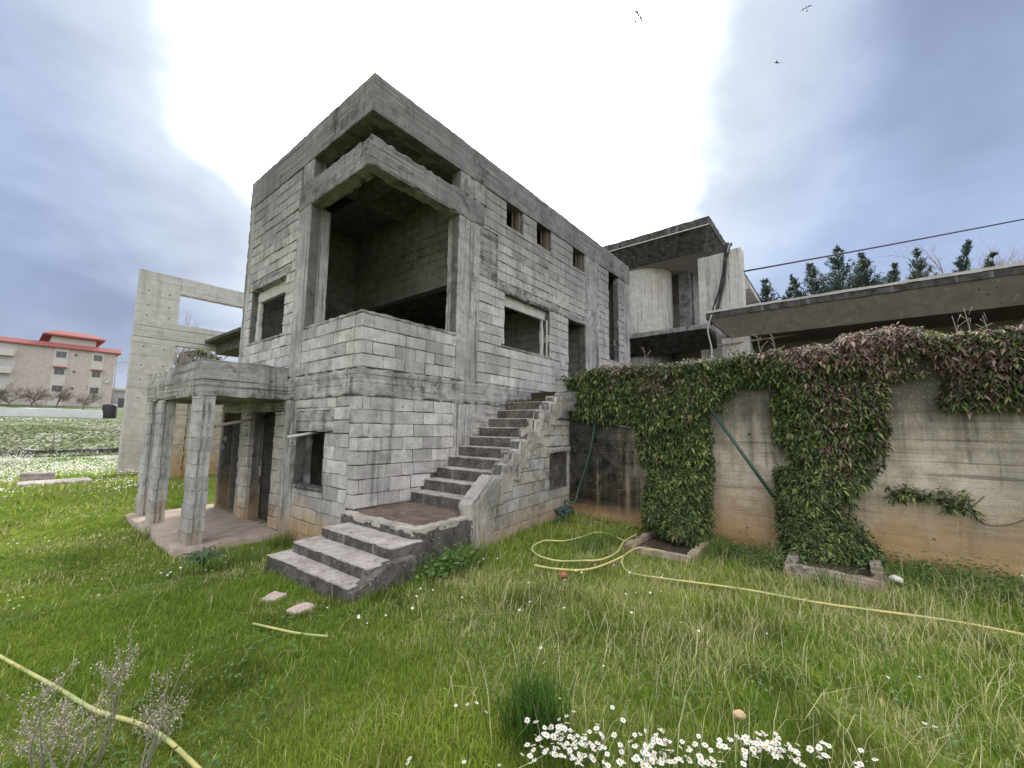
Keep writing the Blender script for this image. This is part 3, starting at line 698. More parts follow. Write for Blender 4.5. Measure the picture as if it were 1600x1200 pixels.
for (u, z, L, h) in lo:
    if z+h/2 > zline(u)-.02 or z < -.3: continue
    q = rotz(np.array([[P0[0]+u, P0[1]+.09+rg.normal(0, .003), z]]), ang, P0)[0]
    place_block((tuple(q), (L, .175, h), ang+rg.normal(0, .004), 'b', int(rg.integers(8)), M['plaster'] if rg.random() < .5 else B), stair, ST)
# moss tuft on the top step
def leaf_mesh(P, N, L, Wd, droop, tint, up_bias=None, rg=rng):
    """many folded leaves: P base points, N pointing directions"""
    n = len(P); N = N/np.linalg.norm(N, axis=1, keepdims=True)
    sd = np.cross(N, np.array([0, 0, 1.])+rg.normal(0, .25, (n, 3))); sd /= np.linalg.norm(sd, axis=1, keepdims=True)+1e-9
    nm = np.cross(sd, N); L = np.broadcast_to(L, n)[:, None]; Wd = np.broadcast_to(Wd, n)[:, None]
    dr = np.array([0, 0, -1.])*np.broadcast_to(droop, n)[:, None]
    base = P; mid = P+N*L*.5+nm*L*.06+dr*L*.15; tip = P+N*L+dr*L*.7; l = P+N*L*.42+sd*Wd*.5-nm*L*.03+dr*L*.15; r_ = P+N*L*.42-sd*Wd*.5-nm*L*.03+dr*L*.15
    V = np.stack([base, l, mid, r_, tip], 1).reshape(-1, 3); i = np.arange(n)[:, None]*5
    F = np.concatenate([i+np.array([[0, 2, 1]]), i+np.array([[0, 3, 2]]), i+np.array([[1, 2, 4]]), i+np.array([[2, 3, 4]])])
    return V, F, np.repeat(tint, 5, axis=0)
def tufts(cx, cy, n, sp, hgt, wd, colr, zf=ground_h, spread=.35, var=.3, seed=0):
    rg = np.random.default_rng(seed); x = cx+rg.normal(0, sp[0], n); y = cy+rg.normal(0, sp[1], n); z = zf(x, y)
    return blades(x, y, z-.01, hgt*rg.uniform(.5, 1.2, n), wd, np.array(colr)*rg.uniform(1-var, 1+var, (n, 1)), spread, rg)
def blades(x, y, z, h, wd, tint, spread, rg, lean=(0, 0)):
    n = len(x); a = rg.uniform(0, 2*math.pi, n); b = np.abs(rg.normal(0, spread, n)); 
    dx = np.cos(a)*b+lean[0]; dy = np.sin(a)*b+lean[1]; w_ = np.broadcast_to(wd, n)*.5
    pa = rg.uniform(0, 2*math.pi, n); px, py = np.cos(pa)*w_, np.sin(pa)*w_
    z0 = np.zeros(n)
    b0 = np.stack([x-px, y-py, z], -1); b1 = np.stack([x+px, y+py, z], -1)
    mx = x+dx*h*.35; my = y+dy*h*.35; mz = z+h*.58
    m0 = np.stack([mx-px*.75, my-py*.75, mz], -1); m1 = np.stack([mx+px*.75, my+py*.75, mz], -1)
    tp = np.stack([x+dx*h*1.05, y+dy*h*1.05, z+h*(1-.25*np.minimum(b, 1.5))], -1)
    V = np.stack([b0, b1, m0, m1, tp], 1).reshape(-1, 3); i = np.arange(n)[:, None]*5
    F = np.concatenate([i+np.array([[0, 1, 3]]), i+np.array([[0, 3, 2]]), i+np.array([[2, 3, 4]])])
    T_ = np.broadcast_to(tint, (n, 3)); T5 = np.stack([T_*.8, T_*.8, T_, T_, T_*1.15], 1).reshape(-1, 3)
    return V, F, T5
V, F, TT = tufts(3.45, -.55, 260, (.10, .35), .10, .012, (.07, .075, .03), zf=lambda x, y: x*0+2.14, seed=3)
tag(obj_at('moss_tuft', (3.4, -.5, 2.13), V, F, M['grass'], None, True, TT), 'low mossy tuft growing on the top stair', 'plant', kind='stuff')

# ------------------------------------------------------------------ retaining wall
rw = thing('retaining_wall', (3.95, -6, 0), 'tall board marked concrete retaining wall, ochre at the foot and black stained beside the stairs', 'wall')
V, F = rbox(3.95, 4.18, -13, -1.075, -.6, 2.62, board=.010, bh=.158, amp=.010, chip=.02, seg=.06, seed=111); obj('wall_face', V, F, M['retain'], rw)
V, F = rbox(3.93, 4.2, -1.10, -.80, 1.8, 2.66, amp=.015, chip=.05, seg=.05, seed=112); obj('wall_head', V, F, M['conc'], rw)
V, F = rbox(3.80, 4.15, -1.40, -.88, 1.95, 2.36, amp=.015, chip=.05, seg=.05, seed=113); obj('wall_head', V, F, M['conc'], rw)

# ------------------------------------------------------------------ concrete frame wall and garden wall at the left
fwl = thing('concrete_frame_wall', (-.58, 13, 0), 'pale grey concrete frame wall with large empty rectangular openings left of the house', 'wall')
for b in ((-.58, .56, 4.955, 6.88), (.561, 4.3, 6.28, 6.88), (-.58, 4.3, 4.57, 4.945), (-.58, .56, -.6, 4.56), (4.31, 5.2, -.6, 6.88), (.561, 4.3, 4.40, 4.56), (.561, 4.3, 4.955, 5.17)):
    V, F = rbox(b[0], b[1], 13, 13.3, b[2], b[3], amp=.004, chip=.012, seg=.12, seed=int(b[0]*7+b[2]*3)); obj('frame_panel', V, F, M['smooth'], fwl)
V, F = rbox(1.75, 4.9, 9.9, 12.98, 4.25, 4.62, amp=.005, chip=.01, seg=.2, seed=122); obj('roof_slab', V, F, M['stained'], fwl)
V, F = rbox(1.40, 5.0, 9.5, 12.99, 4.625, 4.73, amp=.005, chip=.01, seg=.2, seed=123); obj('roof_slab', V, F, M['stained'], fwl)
mb = MB()
for x in (-.3, .3):
    for z in (5.3, 5.7, 6.2, 4.2, 3.6, 3.1, 2.5):
        for i_ in range(1):
            V, F = tube([(x+rng.normal(0, .03), 12.995, z+rng.normal(0, .03)), (x, 13.05, z)], .022, 8, 1); mb.add(V, F)
tag(mb.obj('tie_hole', M['black'], fwl), kind='stuff')
V, F = rbox(.30, .62, 11, 11.3, -.6, 2.48, amp=.01, chip=.03, seg=.12, seed=124)
gw_ = thing('garden_wall', (1.5, 11, 0), 'low pale concrete garden wall with an ochre foot seen behind the porch pillars', 'wall')
obj('wall_end', V, F, M['ochrewall'], gw_)
V, F = rbox(.63, 4.5, 11.04, 11.3, -.6, 2.45, amp=.01, chip=.03, board=.005, seg=.1, seed=125); obj('wall_face', V, F, M['ochrewall'], gw_)

# ------------------------------------------------------------------ villa and pavilion on the terrace
vl = thing('modern_villa', (13.5, 1, 2.4), 'unfinished modern concrete villa behind the house with a curved wall and overhanging roof', 'house')
def vpart(name, V, F, mat, smooth=True): return obj(name, V, F, mat, vl, smooth)
# roof: thin edge, sloping stained underside, flat soffit
X0, X1, Y0, Y1, ZT = 12.0, 26.0, -2.09, 7.0, 9.22
def roof(name, X0, X1, Y0, Y1, zt, zb, zs, ix, iy, parent, edge, under, soff):
    V, F = rbox(X0, X1, Y0, Y1, zb, zt, amp=.008, chip=.02, seg=.15, seed=131); obj(name+'_edge', V, F, edge, parent)
    o = np.array([[X0+.04, Y0+.04, zb+.005], [X0+.04, Y1-.04, zb+.005], [X1, Y1-.04, zb+.005], [X1, Y0+.04, zb+.005], [X0+ix, Y0+iy, zs], [X0+ix, Y1-iy, zs], [X1, Y1-iy, zs], [X1, Y0+iy, zs]])
    obj(name+'_underside', o, np.array([[0, 1, 5, 4], [1, 2, 6, 5], [3, 0, 4, 7], [2, 3, 7, 6]]), under, parent, False)
    obj(name+'_soffit', o[4:]-[0, 0, .004], np.array([[0, 1, 2, 3]]), soff, parent, False)
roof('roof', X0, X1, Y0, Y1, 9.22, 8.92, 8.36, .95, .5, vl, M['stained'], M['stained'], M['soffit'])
V, F = box(11.985, 11.999, -2.09, 7, 8.90, 8.935); vpart('roof_drip', V, F, M['smooth'])
n_ = 40; an = np.linspace(0, 2*math.pi, n_, endpoint=False); cx, cy, rr_ = 14.3, 1.25, 1.22
Vd = np.concatenate([np.stack([cx+rr_*np.cos(an), cy+rr_*np.sin(an), np.full(n_, z)], -1) for z in (2.4, 5.45, 8.37)])
Fd = np.array([[k*n_+i, k*n_+(i+1) % n_, (k+1)*n_+(i+1) % n_, (k+1)*n_+i] for k in range(2) for i in range(n_)]); vpart('drum_wall', Vd, Fd, M['villa'])
def vbox(name, mat, *b, **k): V, F = rbox(*b, **{'amp': .006, 'chip': .015, 'seg': .2, **k}); return vpart(name, V, F, mat)
vbox('pier', M['villa'], 13.0, 13.3, -2.45, -1.40, 2.4, 8.15, seed=132); vbox('pier', M['villa'], 12.98, 13.6, -2.86, -2.452, 2.4, 8.20, seed=133)
vbox('inner_pier', M['conc'], 14.6, 15.0, -.62, -.20, 5.3, 8.37, seed=134)
V_ = wall_blocks(1, -.70, 1, .19, 15.0, 19.0, 5.35, 8.36, [], B, seed=135)
for s in V_: pass
bake_blocks(V_, 'wall_blocks', vl); V, F = box(15.0, 19, -.688, -.55, 5.3, 8.36); vpart('inner_wall', V, F, MO, False)
vbox('floor_slab', M['conc'], 12.0, 13.0, -1.95, 7, 5.16, 5.34, seed=136, board=.004); vbox('floor_slab', M['villa'], 13.01, 24, -2.43, 7, 4.85, 5.34, seed=137)
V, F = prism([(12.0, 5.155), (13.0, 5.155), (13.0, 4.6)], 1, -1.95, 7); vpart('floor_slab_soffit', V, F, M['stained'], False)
vbox('lower_wall', M['villa'], 14.6, 14.9, -2.4, 7, 2.4, 4.85, seed=138); vbox('lower_door', M['black'], 14.55, 14.599, -1.2, .1, 2.4, 4.5, seed=139)
vbox('back_wall', M['villa'], 19.0, 19.2, 1.0, 7, 5.3, 8.36, seed=140)
V, F = prism([(-2.0, 8.5), (-2.42, 8.32), (-2.67, 7.68), (-2.67, 7.56), (-2.0, 7.5)], 0, 16.0, 19.0); vpart('rear_eave', V, F, M['villa'], False)
pv = thing('long_pavilion', (10, -6, 2.4), 'long low concrete pavilion roof with a dark drip edge above the creeper covered wall', 'building')
roof('roof', 10.0, 19.0, -16, -2.32, 5.14, 4.98, 4.42, .55, .55, pv, M['stained'], M['soffit'], M['soffit'])
V, F = rbox(9.98, 19, -16, -2.30, 5.145, 5.22, amp=.006, chip=.02, seg=.2, seed=151); obj('roof_coping', V, F, M['smooth'], pv)
V, F = rbox(10.55, 10.95, -3.38, -2.62, 2.4, 4.43, seg=.12, seed=152, board=.006, amp=.008); obj('pier', V, F, M['villa'], pv)
V, F = rbox(16.5, 16.8, -16, -3.0, 2.4, 4.415, seg=.3, seed=153); obj('back_wall', V, F, M['mortar'], pv)
V, F = rbox(10.62, 10.9, -15.6, -15.2, 2.4, 4.43, seg=.2, seed=154); obj('pier', V, F, M['villa'], pv)
for i, zz in enumerate((12.2, 13.8, 15.2)):
    V, F = rbox(zz, zz+.3, -16, -2.95, 4.22, 4.416, seg=.5, seed=155+i); obj('roof_beam', V, F, M['soffit'], pv)
def bpx(x, y, depth): return CAM+(fw+r2*((x-800)/FPX)+u2*((600-y)/FPX))*depth
def bpl(x, y, ax, v):
    d_ = fw+r2*((x-800)/FPX)+u2*((600-y)/FPX); return CAM+d_*((v-CAM[ax])/d_[ax])
mb = MB()
for k, (xa, xb) in enumerate(((1134, 1112), (1139, 1115), (1136, 1119), (1141, 1121))):
    a = bpl(xa, 384, 0, 12.9); b = bpl((xa+xb)/2+(-3 if k % 2 else 4), 440, 0, 12.88); e = bpl(xb, 492, 0, 12.8); e2 = e+np.array([-.6, -.1, -.5])
    V, F = tube([a+[.3, 0, .12], a, b, e, e2], (.035, .025, .04, .02)[k], 6); o = obj('cable', V, F, M['cable_grey'] if k == 1 else M['black'], vl)
V, F = tube([bpl(1112, 492, 0, 9.99), bpl(1106, 515, 0, 9.97), bpl(1112, 545, 0, 9.97), bpl(1111, 565, 0, 9.9)], .022, 6); obj('drain_pipe', V, F, M['cable_grey'], pv)
V, F = tube([bpl(1120, 540, 0, 10.3)+[0, 0, 0], bpl(1400, 500, 0, 12), bpl(1600, 466, 0, 13)], .03, 6); obj('hanging_pipe', V, F, M['timber'], pv)
V, F = tube([bpx(1163, 424, 13.2), bpx(1380, 384.5, 14.0), bpx(1650, 333, 15.5)], .028, 5, 3); tag(obj_at('overhead_cable', tuple(bpx(1163, 424, 13.2)), V, F, M['black']), 'dark overhead cable rising across the sky from the villa to the right', 'cable')

# ------------------------------------------------------------------ creeper on the retaining wall
def creeper(root, patches, seed, top):
    rg = np.random.default_rng(seed); P = []; D = []
    for (ya, yb, za, zb, th, n) in patches:
        n = int(n*1.7); th = (th[0]*.72, th[1]*.72)
        y = rg.uniform(min(ya, yb), max(ya, yb), n); z = rg.uniform(za, zb, n)
        cy = (ya+yb)/2; hw = abs(yb-ya)/2
        k = fbm(np.stack([y*1.6, z*1.6, y*0+seed], -1), seed, 3); edge = np.clip((1-np.abs((y-cy)/hw))*1.7, 0, 1)*np.clip((z-za)/.22, 0, 1)
        keep = (k*1.5-.28 > rg.uniform(0, .45, n)*(1.35-edge)) & (edge+k*.75 > .42)
        y, z, k, edge = y[keep], z[keep], k[keep], edge[keep]
        rel = (z-za)/(zb-za); thick = (th[0]*(1-rel)+th[1]*rel)*(.35+1.1*k)*np.sqrt(edge+.05)
        dpt = thick*(1-rg.uniform(0, 1, len(y))**2.2*.8)
        P.append(np.stack([3.93-dpt, y, z], -1)); D.append(np.stack([-1+rg.normal(0, .55, len(y)), rg.normal(0, .75, len(y)), -.25+rg.normal(0, .45, len(y))], -1))
    for (ya, yb, xa, xb, za, zb, n) in top:
        n = int(n*1.6)
        y = rg.uniform(min(ya, yb), max(ya, yb), n); x = rg.uniform(xa, xb, n)
        k = fbm(np.stack([y*1.8, x*1.8, y*0+seed], -1), seed+5, 3); hz = za+(zb-za)*np.clip((k-.2)*1.7, 0.05, 1.2)
        keep = rg.uniform(0, 1, n) < .45+k
        z = hz-np.abs(rg.normal(0, .10, n)); P.append(np.stack([x, y, z], -1)[keep]); D.append(np.stack([-.5+rg.normal(0, .7, n), rg.normal(0, .8, n), .35+rg.normal(0, .5, n)], -1)[keep])
    P = np.concatenate(P); D = np.concatenate(D)
    pick = rg.permutation(len(P)); fill = pick[:len(P)//3]; cen = pick[len(P)//3:len(P)//3+int(len(P)*.21)]
    m_ = 8; Lc = rg.uniform(.034, .084, len(cen)); ax = D[cen]*.35+np.array([-.8, 0, .45]); ax /= np.linalg.norm(ax, axis=1, keepdims=True)
    a_ = rg.uniform(0, 6.28, len(cen))[:, None]+np.arange(m_)[None]*2.4+rg.normal(0, .25, (len(cen), m_))
    e1 = np.cross(ax, [0, 1., 0.2]); e1 /= np.linalg.norm(e1, axis=1, keepdims=True); e2 = np.cross(ax, e1)
    rad = e1[:, None]*np.cos(a_)[..., None]+e2[:, None]*np.sin(a_)[..., None]
    Dc = rad+ax[:, None]*rg.uniform(-.1, .7, (len(cen), m_, 1))+np.array([0, 0, -.30])
    Pc = P[cen][:, None]-np.array([.03, 0, 0])+rad*.012+rg.normal(0, .012, rad.shape)
    nf = len(fill); L_ = np.concatenate([rg.uniform(.04, .09, nf), (Lc[:, None]*rg.uniform(.6, 1.25, (len(cen), m_))).ravel()])
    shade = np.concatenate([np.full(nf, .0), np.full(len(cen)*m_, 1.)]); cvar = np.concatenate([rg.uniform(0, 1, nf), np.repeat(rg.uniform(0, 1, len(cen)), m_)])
    P = np.concatenate([P[fill]+[.04, 0, 0], Pc.reshape(-1, 3)]); P[:, 0] = np.where(P[:, 2] < 2.6, np.minimum(P[:, 0], 3.935), P[:, 0]); D = np.concatenate([D[fill], Dc.reshape(-1, 3)]); n = len(P)
    z = P[:, 2]; cl = fbm(P*1.7, seed+8, 3); u = np.clip(cvar*.75+rg.uniform(0, .25, n), 0, .999); hgt = np.clip((z-2.3)/.5, 0, 1)
    dark = np.array([.026, .048, .016]); mid = np.array([.080, .120, .034]); lime = np.array([.20, .24, .075]); pur = np.array([.105, .060, .050]); pink = np.array([.34, .235, .205])
    redness = np.clip((cl-.53)*4.5, 0, 1)*.55+.8*hgt*np.clip((cl-.32)*2.5, 0, 1)+np.clip((-4.6-P[:, 1])/1.0, 0, 1)*.30*np.clip((z-.9), 0, 1)
    T_ = np.where((u < .40)[:, None], mid, np.where((u < .66)[:, None], dark, np.where((u < .92)[:, None], lime, np.array([.20, .15, .08]))))
    rr = np.where((rg.uniform(0, 1, n) < .22+.33*hgt)[:, None], pink, pur); T_ = np.where((rg.uniform(0, 1, n) < redness*.85)[:, None], rr, T_)
    T_ = np.where((shade < .5)[:, None], dark, T_)*rg.uniform(.75, 1.35, (n, 1))  # inner filler leaves all tinted dark, painting shade between the clusters
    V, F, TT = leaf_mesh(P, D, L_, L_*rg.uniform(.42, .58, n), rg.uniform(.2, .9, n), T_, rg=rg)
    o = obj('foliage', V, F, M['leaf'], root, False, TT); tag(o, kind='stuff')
cr1 = thing('climbing_creeper', (3.3, -3.2, -.1), 'leafy green creeper growing from the planter by the hose loops, spreading along the wall top', 'creeper', 'creepers on the retaining wall')
creeper(cr1, [(-2.72, -3.74, -.1, 1.0, (1.45, .52), 6800), (-2.55, -3.78, .9, 2.2, (.40, .34), 5200), (-1.15, -4.15, 2.12, 2.70, (.34, .30), 7500), (-1.2, -2.65, 1.75, 2.3, (.16, .3), 3200), (-2.4, -3.95, 1.9, 2.4, (.3, .34), 2500)],
        5, [(-1.15, -4.4, 3.65, 4.9, 2.62, 2.86, 5200)])
cr2 = thing('climbing_creeper', (3.3, -5.1, -.1), 'purple tinged creeper growing from the right hand planter, hanging over the wall top', 'creeper', 'creepers on the retaining wall')
creeper(cr2, [(-4.62, -5.72, -.1, 1.1, (1.30, .50), 7800), (-4.72, -5.85, .9, 2.3, (.42, .32), 5600), (-4.1, -6.2, 2.32, 2.74, (.30, .30), 4800), (-5.8, -6.9, 2.30, 2.74, (.22, .34), 3000), (-6.35, -7.6, 1.92, 2.74, (.22, .36), 4800), (-7.4, -12, 2.0, 2.74, (.25, .36), 6500), (-4.85, -4.6, 1.4, 2.2, (.12, .12), 350), (-5.6, -6.05, .55, .95, (.10, .12), 260)],
        6, [(-4.1, -12, 3.65, 5.0, 2.62, 2.92, 12000)])
cr3 = thing('wall_creeper_sprig', (3.92, -6.3, .8), 'small creeper sprig with trailing bare stems alone on the ochre wall', 'creeper')
creeper(cr3, [(-6.24, -6.48, .70, .95, (.12, .14), 60), (-5.85, -6.2, .80, .90, (.05, .06), 30), (-6.42, -6.58, .62, .8, (.05, .06), 14)], 9, [])
mb = MB()
for pts in ([(3.92, -6.3, .85), (3.90, -6.5, .70), (3.92, -6.62, .58), (3.92, -6.8, .62), (3.92, -6.95, .72)], [(3.93, -6.45, .7), (3.91, -6.55, .82), (3.93, -6.62, .9)], [(3.93, -5.8, .83), (3.9, -6.05, .82), (3.91, -6.3, .83)]):
    V, F = tube(pts, .006, 5); mb.add(V, F)
mb.obj('stem', M['bark'], cr3)
for root, ys in ((cr1, (-3.0, -3.3, -3.5)), (cr2, (-4.9, -5.2, -5.5))):
    for y in ys:
        V, F = tube([(3.45, y, -.15), (3.7, y+.1, .5), (3.88, y-.05, 1.3), (3.90, y+.1, 2.0), (4.0, y, 2.66)], [.025, .022, .018, .014, .01], 6); obj('stem', V, F, M['bark'], root)
for (y0_, n_t) in ((-2.6, 1), (-3.9, 1), (-4.6, 2), (-6.6, 2), (-7.0, 1)):
    mb = MB()
    for k in range(n_t):
        y = y0_+rng.normal(0, .1); b0 = np.array([4.3, y, 2.6]); h = rng.uniform(.45, .65)
        V, F = tube([b0, b0+[0, .02, h*.5], b0+[-.03, .06, h]], [.008, .006, .003], 5); mb.add(V, F)
        for j in range(4):
            s0 = b0+[0, .02, h*(.45+.13*j)]; V, F = tube([s0, s0+[rng.normal(0, .05), rng.normal(0, .1), .10]], .003, 4, 1); mb.add(V, F)
    tag(mb.obj_at('bare_twig', (4.3, y0_, 2.6), M['greytwig']), 'bare grey twig sticking up out of the creeper on the wall top', 'twig', 'bare twigs above the creeper')
def planter(x0, x1, y0, y1, zt, label, loc):
    r_ = thing('planter', loc, label, 'planter', 'concrete kerb planters at the wall foot')
    for k, b in enumerate(((x0, x0+.10, y0, y1), (x0+.10, x1, y0, y0+.11), (x0+.10, x1, y1-.11, y1))):
        V, F = rbox(*b, zt-.45, zt, amp=.010, chip=.03, seg=.05, seed=160+k); obj('kerb', V, F, M['conc'], r_)
    V, F = rbox(x0+.1, x1, y0+.11, y1-.11, zt-.4, zt-.07, amp=.03, chip=0, seg=.08, seed=165); obj('soil', V, F, M['soil'], r_)
planter(2.45, 3.8, -3.80, -2.85, .0, 'low concrete kerb planter under the left creeper beside the looped yellow hose', (3.0, -3.2, 0))
planter(2.55, 3.8, -5.66, -4.78, .11, 'low concrete kerb planter under the right creeper with a white stone beside it', (3.2, -5.2, 0))

# ------------------------------------------------------------------ hoses, poles, small things on the lawn
def gz(x, y, h=.03): return float(ground_h(x, y))+h
def hose(pix, r, mat, name, label, cat='hose', h=.05, hs=None, group=None):
    P = []
    for i, (x, y) in enumerate(pix):
        z = 0
        for _ in range(4): q = bpl(x, y, 2, z); z = gz(q[0], q[1], hs[i] if hs else h)
        P.append(bpl(x, y, 2, z))
    V, F = tube(P, r, 8, 8); return tag(obj_at(name, tuple(P[0]), V, F, mat), label, cat, group)
Y_ = M['yellowhose']
hose([(-30, 1008), (20, 1037), (90, 1075), (150, 1110), (215, 1130), (260, 1155), (312, 1203), (330, 1225)], .0105, Y_, 'garden_hose', 'faded yellow garden hose crossing the grass at the lower left corner', group='yellow garden hoses', h=.015)
hose([(395, 974), (430, 982), (470, 990), (512, 994)], .009, Y_, 'garden_hose', 'short run of yellow hose in the grass before the lowest stair', group='yellow garden hoses', h=.022)
hose([(1040, 862), (1000, 856), (978, 866), (972, 880), (985, 895), (1030, 903), (1100, 912), (1170, 922), (1240, 935), (1300, 945), (1360, 953), (1450, 965), (1530, 978), (1640, 1000)], .0105, Y_, 'garden_hose', 'yellow hose running from the left planter past the right planter through the grass', group='yellow garden hoses', h=.045)
hose([(975, 845), (950, 834), (930, 832), (905, 840), (880, 845), (850, 845), (832, 855), (840, 867), (870, 876), (910, 876), (940, 874), (965, 862), (975, 846), (995, 835)], .011, Y_, 'garden_hose', 'loosely looped yellow hose lying in the corner by the stairs', group='yellow garden hoses', h=.06)
hose([(835, 883), (870, 889), (915, 890), (950, 880), (975, 868)], .012, Y_, 'garden_hose', 'lower strand of yellow hose below the loops by the stairs', group='yellow garden hoses', h=.06)
G_ = M['greenhose']
dn = [bpl(928, 590, 0, 3.86), bpl(931, 640, 0, 3.86), bpl(925, 690, 0, 3.84), bpl(915, 730, 0, 3.8), bpl(905, 760, 0, 3.75), bpl(897, 785, 0, 3.65)]
base = np.array([3.45, -1.32, gz(3.45, -1.32, .05)])
loops = []
for k in range(26):
    a = k*.75; rr2 = .13+.05*math.sin(k*1.7); loops.append(base+np.array([rr2*math.cos(a)*1.1, rr2*math.sin(a), .03+.10*abs(math.sin(k*.6))]))
V, F = tube(dn+[base+[.1, .05, .25]]+loops+[base+[-.3, -.1, .02], base+[-.6, -.15, 0]], .019, 8, 6); tag(obj_at('hose_coil', tuple(base), V, F, G_), 'dark green hose hanging down the blackened wall into a coil beside the stairs', 'hose')
V, F = tube([bpl(938, 640, 0, 3.89), bpl(960, 662, 0, 3.89), bpl(985, 668, 0, 3.9)], .009, 6); tag(obj_at('thin_cable', tuple(bpl(938, 640, 0, 3.9)), V, F, M['cable_grey']), 'thin grey cable looping along the black stained wall under the creeper', 'cable')
V, F = tube([bpl(1112, 642, 0, 3.80), bpl(1210, 778, 0, 3.72)], .024, 8, 1); tag(obj_at('leaning_pole', tuple(bpl(1160, 710, 0, 3.76)), V, F, G_), 'dark green pole leaning across the ochre wall between the two creepers', 'pole')
V, F = tube([(-.62, 1.98, 1.60), (.0, 3.05, 1.72), (.25, 3.45, 1.78)], .022, 6, 1)
a_, b_ = bpl(335, 666, 0, -1.05), bpl(417, 651, 0, .06)
V, F = tube([a_, b_], .028, 6, 1); tag(obj_at('timber_batten', tuple(a_), V, F, M['timber']), 'thin weathered batten slung from the front porch pillar to the doorway', 'batten')
a_ = np.array([-.42, 1.55, 1.42]); a_ = bpl(449, 683, 0, -.32); b_ = bpl(500, 675, 0, .16)
V, F = tube([a_, b_], .024, 8, 1); tag(obj_at('metal_pipe', tuple(a_), V, F, M['steel']), 'short grey pipe poking out of the top of the small lower window', 'pipe')
def rock(name, x, y, r, mat, label, cat='stone', flat=.7, seed=0, group=None, h=.02):
    n, m_ = 10, 7; V = []
    rg = np.random.default_rng(seed)
    for i in range(m_+1):
        ph = math.pi*i/m_
        for j in range(n): th = 2*math.pi*j/n; V.append([math.sin(ph)*math.cos(th), math.sin(ph)*math.sin(th), math.cos(ph)])
    V = np.array(V); V *= (.72+.5*fbm(V*1.6+seed, seed, 2))[:, None]; V[:, 2] *= flat; V = rotz(V*np.array([1.25, 1, 1]), rg.uniform(0, 3))*r
    F = np.array([[i*n+j, (i+1)*n+j, (i+1)*n+(j+1) % n, i*n+(j+1) % n] for i in range(m_) for j in range(n)])
    c = np.array([x, y, gz(x, y, h+r*.25)]); return tag(obj_at(name, tuple(c), V+c, F, mat, None, False), label, cat, group)
def gp(x, y):
    z = 0
    for _ in range(4): q = bpl(x, y, 2, z); z = gz(q[0], q[1], .03)
    return q
q = gp(880, 903); rock('stone', q[0], q[1], .045, M['rust'], 'small brick red stone in the grass below the yellow hose loops', seed=3, h=.05)
q = gp(1155, 1128); rock('stone', q[0], q[1], .030, M['tan'], 'small tan stone in the grass just behind the daisies', seed=5, h=.06)
q = gp(1400, 908); rock('stone', q[0], q[1], .055, M['white'], 'white stone beside the right hand planter', seed=8, h=.04)
for (x, y, a, lb, sd) in ((428, 928, .5, 'flat pink paving slab in the grass, the one left of the lowest stair', 1), (470, 946, .2, 'flat pink paving slab in the grass, the one in front of the lowest stair', 2)):
    q = gp(x, y); V, F = rbox(-.10, .10, -.075, .075, -.06, .016, amp=.004, chip=.010, seg=.025, seed=170+sd); V = rotz(V, a)+[q[0], q[1], gz(q[0], q[1], .0)]
    tag(obj_at('paving_slab', tuple(q), V, F, M['paver'], None, False), lb, 'slab', 'paving slabs by the stairs')
V, F = rbox(-2.66, -2.02, 11.9, 12.35, -.3, .24, amp=.015, chip=.04, seg=.1, seed=175); tag(obj_at('stone_trough', (-2.3, 12.1, -.1), V, F, M['conc']), 'low weathered concrete block in the daisy field at the far left', 'block')
V, F = rbox(-2.72, -1.35, 11.0, 11.88, -.3, .05, amp=.015, chip=.05, seg=.12, seed=176); tag(obj_at('concrete_slab', (-2, 11.5, -.1), V, F, M['stair']), 'flat pale concrete slab in front of the low block in the daisy field', 'slab')

# ------------------------------------------------------------------ far left: apartments, wall, fence
ap = thing('apartment_building', (3, 98, 4.5), 'pale stone four storey apartment building with red eaves and a red hipped penthouse roof', 'building')
V, F = box(-14, -2.05, 98.02, 116, 3.2, 14.35); obj('side_wing', V, F, M['aptpanel'], ap, False)
V, F = box(-2.05, 9.6, 98, 116, 3.2, 14.35); o_w = obj('facade', V, F, M['aptstone'], ap, False)
V, F = prism([(97.4, 14.3), (97.4, 14.45), (98.6, 15.25), (115.4, 15.25), (116.6, 14.3)], 0, -14.5, 10.2); obj('red_eave', V, F, M['redroof'], ap, False)
V, F = box(1.6, 7.0, 99.6, 108, 15.2, 16.7); obj('penthouse', V, F, M['aptpanel'], ap, False)
V = np.array([[.5, 98.6, 16.7], [8.1, 98.6, 16.7], [8.1, 109, 16.7], [.5, 109, 16.7], [1.9, 100.6, 17.7], [6.6, 100.6, 17.7], [6.6, 107, 17.7], [1.9, 107, 17.7], [.5, 98.6, 16.5], [8.1, 98.6, 16.5], [8.1, 109, 16.5], [.5, 109, 16.5]])
obj('hip_roof', V, np.array([[0, 1, 5, 4], [1, 2, 6, 5], [2, 3, 7, 6], [3, 0, 4, 7], [4, 5, 6, 7], [8, 9, 1, 0], [9, 10, 2, 1], [10, 11, 3, 2], [11, 8, 0, 3], [11, 10, 9, 8]]), M['redroof'], ap, False)
for k in range(9):
    zr = 16.75+k*.1; 
    V, F = tube([(.6+k*.155, 98.7+k*.22, zr), (8.0-k*.165, 98.7+k*.22, zr)], .03, 4, 1); obj('roof_tile_row', V, F, M['redroof'], ap)
